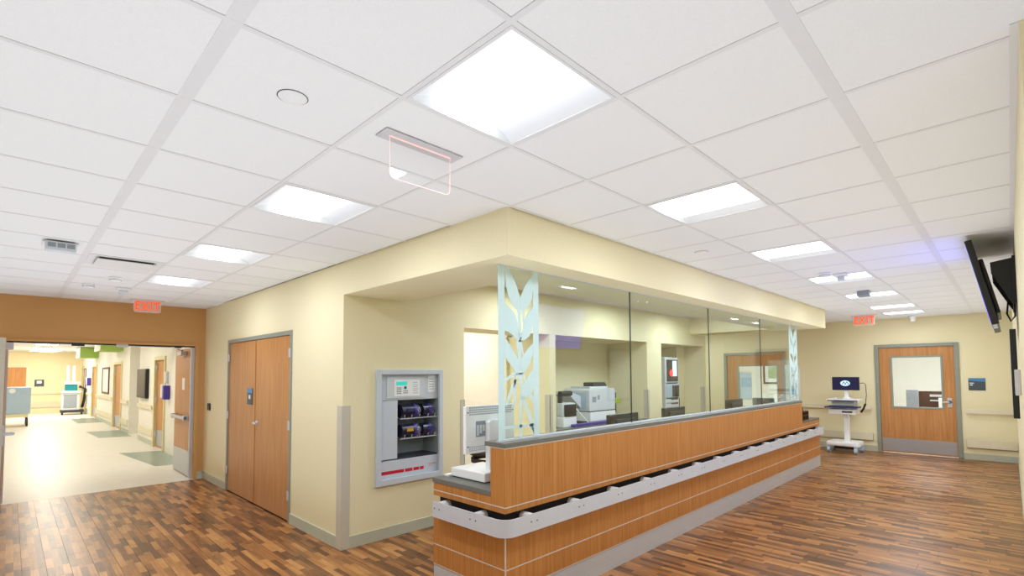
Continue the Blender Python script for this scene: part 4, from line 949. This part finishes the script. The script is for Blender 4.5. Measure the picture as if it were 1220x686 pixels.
# ------------------------------------------------------------------ computer cart by the far wall
t = thing('computer_cart', 'white rolling computer cart with a dark screen by the far right wall', 'computer cart', (12.35, 2.47, 0))
kx = 12.35
part('base', MB().prism([(12.1, 2.75), (12.14, 2.79), (12.6, 2.77), (12.64, 2.7), (12.62, 2.26), (12.56, 2.2), (12.14, 2.2), (12.1, 2.25)], 2, .14, .23), M['white'], t, bevel=.03)
part('battery', MB().box(12.2, 12.55, 2.3, 2.66, .08, .14), M['black'], t)
for x, y in ((12.14, 2.74), (12.14, 2.27), (12.58, 2.74), (12.58, 2.24)): 
    part('caster', MB().cyl((x, y-.025, .058), (x, y+.025, .058), .058, 16).box(x-.02, x+.02, y-.03, y+.03, .06, .14), M['greyblue'], t)
part('column', MB().box(12.31, 12.39, 2.40, 2.50, .22, .82), M['white'], t, bevel=.012)
part('drawer_unit', MB().box(12.1, 12.5, 2.25, 2.72, .80, .90), M['white'], t, bevel=.012)
part('drawer_label', MB().box(12.097, 12.1, 2.3, 2.48, .83, .865), M['charcoal'], t)
part('keyboard_tray', MB().box(12.02, 12.42, 2.20, 2.78, .925, .955), M['navy'], t, bevel=.01)
part('keyboard', MB().box(12.05, 12.2, 2.28, 2.70, .955, .972), M['charcoal'], t, bevel=.004)
part('storage_box', MB().box(12.2, 12.5, 2.27, 2.68, .955, 1.07), M['offwhite'], t, bevel=.012)
part('work_top', MB().box(12.08, 12.54, 2.18, 2.75, 1.07, 1.105), M['white'], t, bevel=.01)
part('top_edge', MB().box(12.075, 12.085, 2.2, 2.73, 1.065, 1.085), M['navy'], t)
part('mouse', MB().sphere((12.16, 2.60, 1.12), .035, 10, (1.2, .9, .5)), M['white'], t, smooth=True)
part('monitor_arm', MB().box(12.33, 12.38, 2.40, 2.47, 1.10, 1.35).cyl((12.35, 2.435, 1.105), (12.35, 2.435, 1.14), .07, 16), M['white'], t, bevel=.006)
mn = part('monitor', MB().box(12.30, 12.335, 2.20, 2.68, 1.285, 1.56), M['black'], t, bevel=.005)
part('screen', MB().box(12.297, 12.3, 2.21, 2.67, 1.297, 1.55), M['screen_navy'], mn)
def ell(cy, cz, a, b, x0, x1, n=24): return MB().prism([(cy+a*math.cos(2*math.pi*k/n), cz+b*math.sin(2*math.pi*k/n)) for k in range(n)], 0, x0, x1)
part('logo', ell(2.445, 1.43, .086, .058, 12.294, 12.297), M['screen_logo'], mn)
for (a, b, c, d_) in ((2.50, 1.405, 2.468, 1.462), (2.468, 1.462, 2.45, 1.42), (2.45, 1.39, 2.415, 1.465), (2.415, 1.465, 2.385, 1.425), (2.40, 1.40, 2.385, 1.425)):
    part('logo_stroke', MB().tube([(12.293, a, b), (12.293, c, d_)], .006, 6), M['screen_teal'], mn)
sc_ = part('scanner_cable', MB().tube([(12.32, 2.19, 1.43), (12.30, 2.13, 1.44), (12.28, 2.09, 1.41), (12.27, 2.08, 1.2), (12.27, 2.10, 1.0)], .006), M['charcoal'], t, smooth=True)
part('scanner', MB().tube([(12.27, 2.10, 1.02), (12.26, 2.13, .93), (12.25, 2.18, .84)], .018), M['black'], t, smooth=True)

# ------------------------------------------------------------------ room content behind the far doors
t = thing('hospital_bed', 'wooden and white hospital bed seen through the far right door window', 'bed', (15.6, 1.3, 0))
part('mattress', MB().box(14.8, 16.6, .5, 1.55, .55, .75), M['white'], t, bevel=.04); part('headboard', MB().box(14.68, 14.75, .35, 1.5, .55, 1.22), M['brownwood'], t, bevel=.01)
part('cabinet', MB().box(14.6, 14.68, 1.5, 1.72, .5, 1.25), M['greyprint'], t, bevel=.01)
part('bed_rail', MB().box(14.63, 14.66, .4, 1.3, 1.10, 1.15).box(14.63, 14.66, .4, 1.3, 1.0, 1.03), M['steel'], t); part('end_board', MB().box(14.58, 14.62, .55, 1.15, .82, 1.08), M['white'], t, bevel=.01)
part('base', MB().box(14.9, 16.5, .6, 1.45, .25, .55), M['greyblue'], t)
for x in (14.95, 16.4):
    for y in (.62, 1.4): part('leg', MB().cyl((x, y, 0), (x, y, .3), .03, 8), M['steel'], t)
t = thing('wall_device', 'small blue and white device on the wall of the room behind the far door', 'wall device', (17, .9, 1.5))
part('body', MB().box(16.92, 17, .75, 1.05, 1.5, 1.85), M['blueprint'], t, bevel=.01); part('face', MB().box(16.91, 16.92, .8, 1.0, 1.62, 1.8), M['white'], t)
t = thing('framed_print', 'framed landscape print seen through the station door window', 'picture', (17, 5.35, 1.3))
s = .05; a0, a1, b0, b1 = 5.02, 5.58, 1.3, 2.05
part('frame', MB().box(16.96, 17, a0, a0+s, b0, b1).box(16.96, 17, a1-s, a1, b0, b1).box(16.96, 17, a0+s, a1-s, b0, b0+s).box(16.96, 17, a0+s, a1-s, b1-s, b1), M['brownwood'], t)
part('mount', MB().box(16.975, 17, a0+s, a1-s, b0+s, b1-s), M['mount'], t); part('print', MB().box(16.97, 16.975, a0+.15, a1-.15, b0+.17, b1-.2), M['art'], t)
t = thing('wall_panel', 'tall pale blue panel on the wall behind the station door', 'wall panel', (17, 6.1, .8)); part('panel', MB().box(16.93, 17, 5.95, 6.3, .8, 1.65), M['greyblue'], t, bevel=.01); part('edge', MB().box(16.92, 17, 6.3, 6.36, .8, 1.65), M['plaque'], t)
t = thing('grey_chair', 'low grey chair back behind the station door window', 'chair', (14.6, 4.75, 0))
part('seat', MB().box(14.35, 14.85, 4.45, 5.0, .42, .5), M['charcoal'], t, bevel=.02); part('backrest', MB().box(14.28, 14.36, 4.45, 5.0, .5, .98), M['plaque'], t, bevel=.03)
for x in (14.38, 14.8):
    for y in (4.48, 4.95): part('leg', MB().box(x, x+.03, y, y+.03, 0, .42), M['black'], t)
print('objects', len(bpy.data.objects), 'tris', sum(len(o.data.polygons)*2 for o in bpy.data.objects if o.type == 'MESH'))
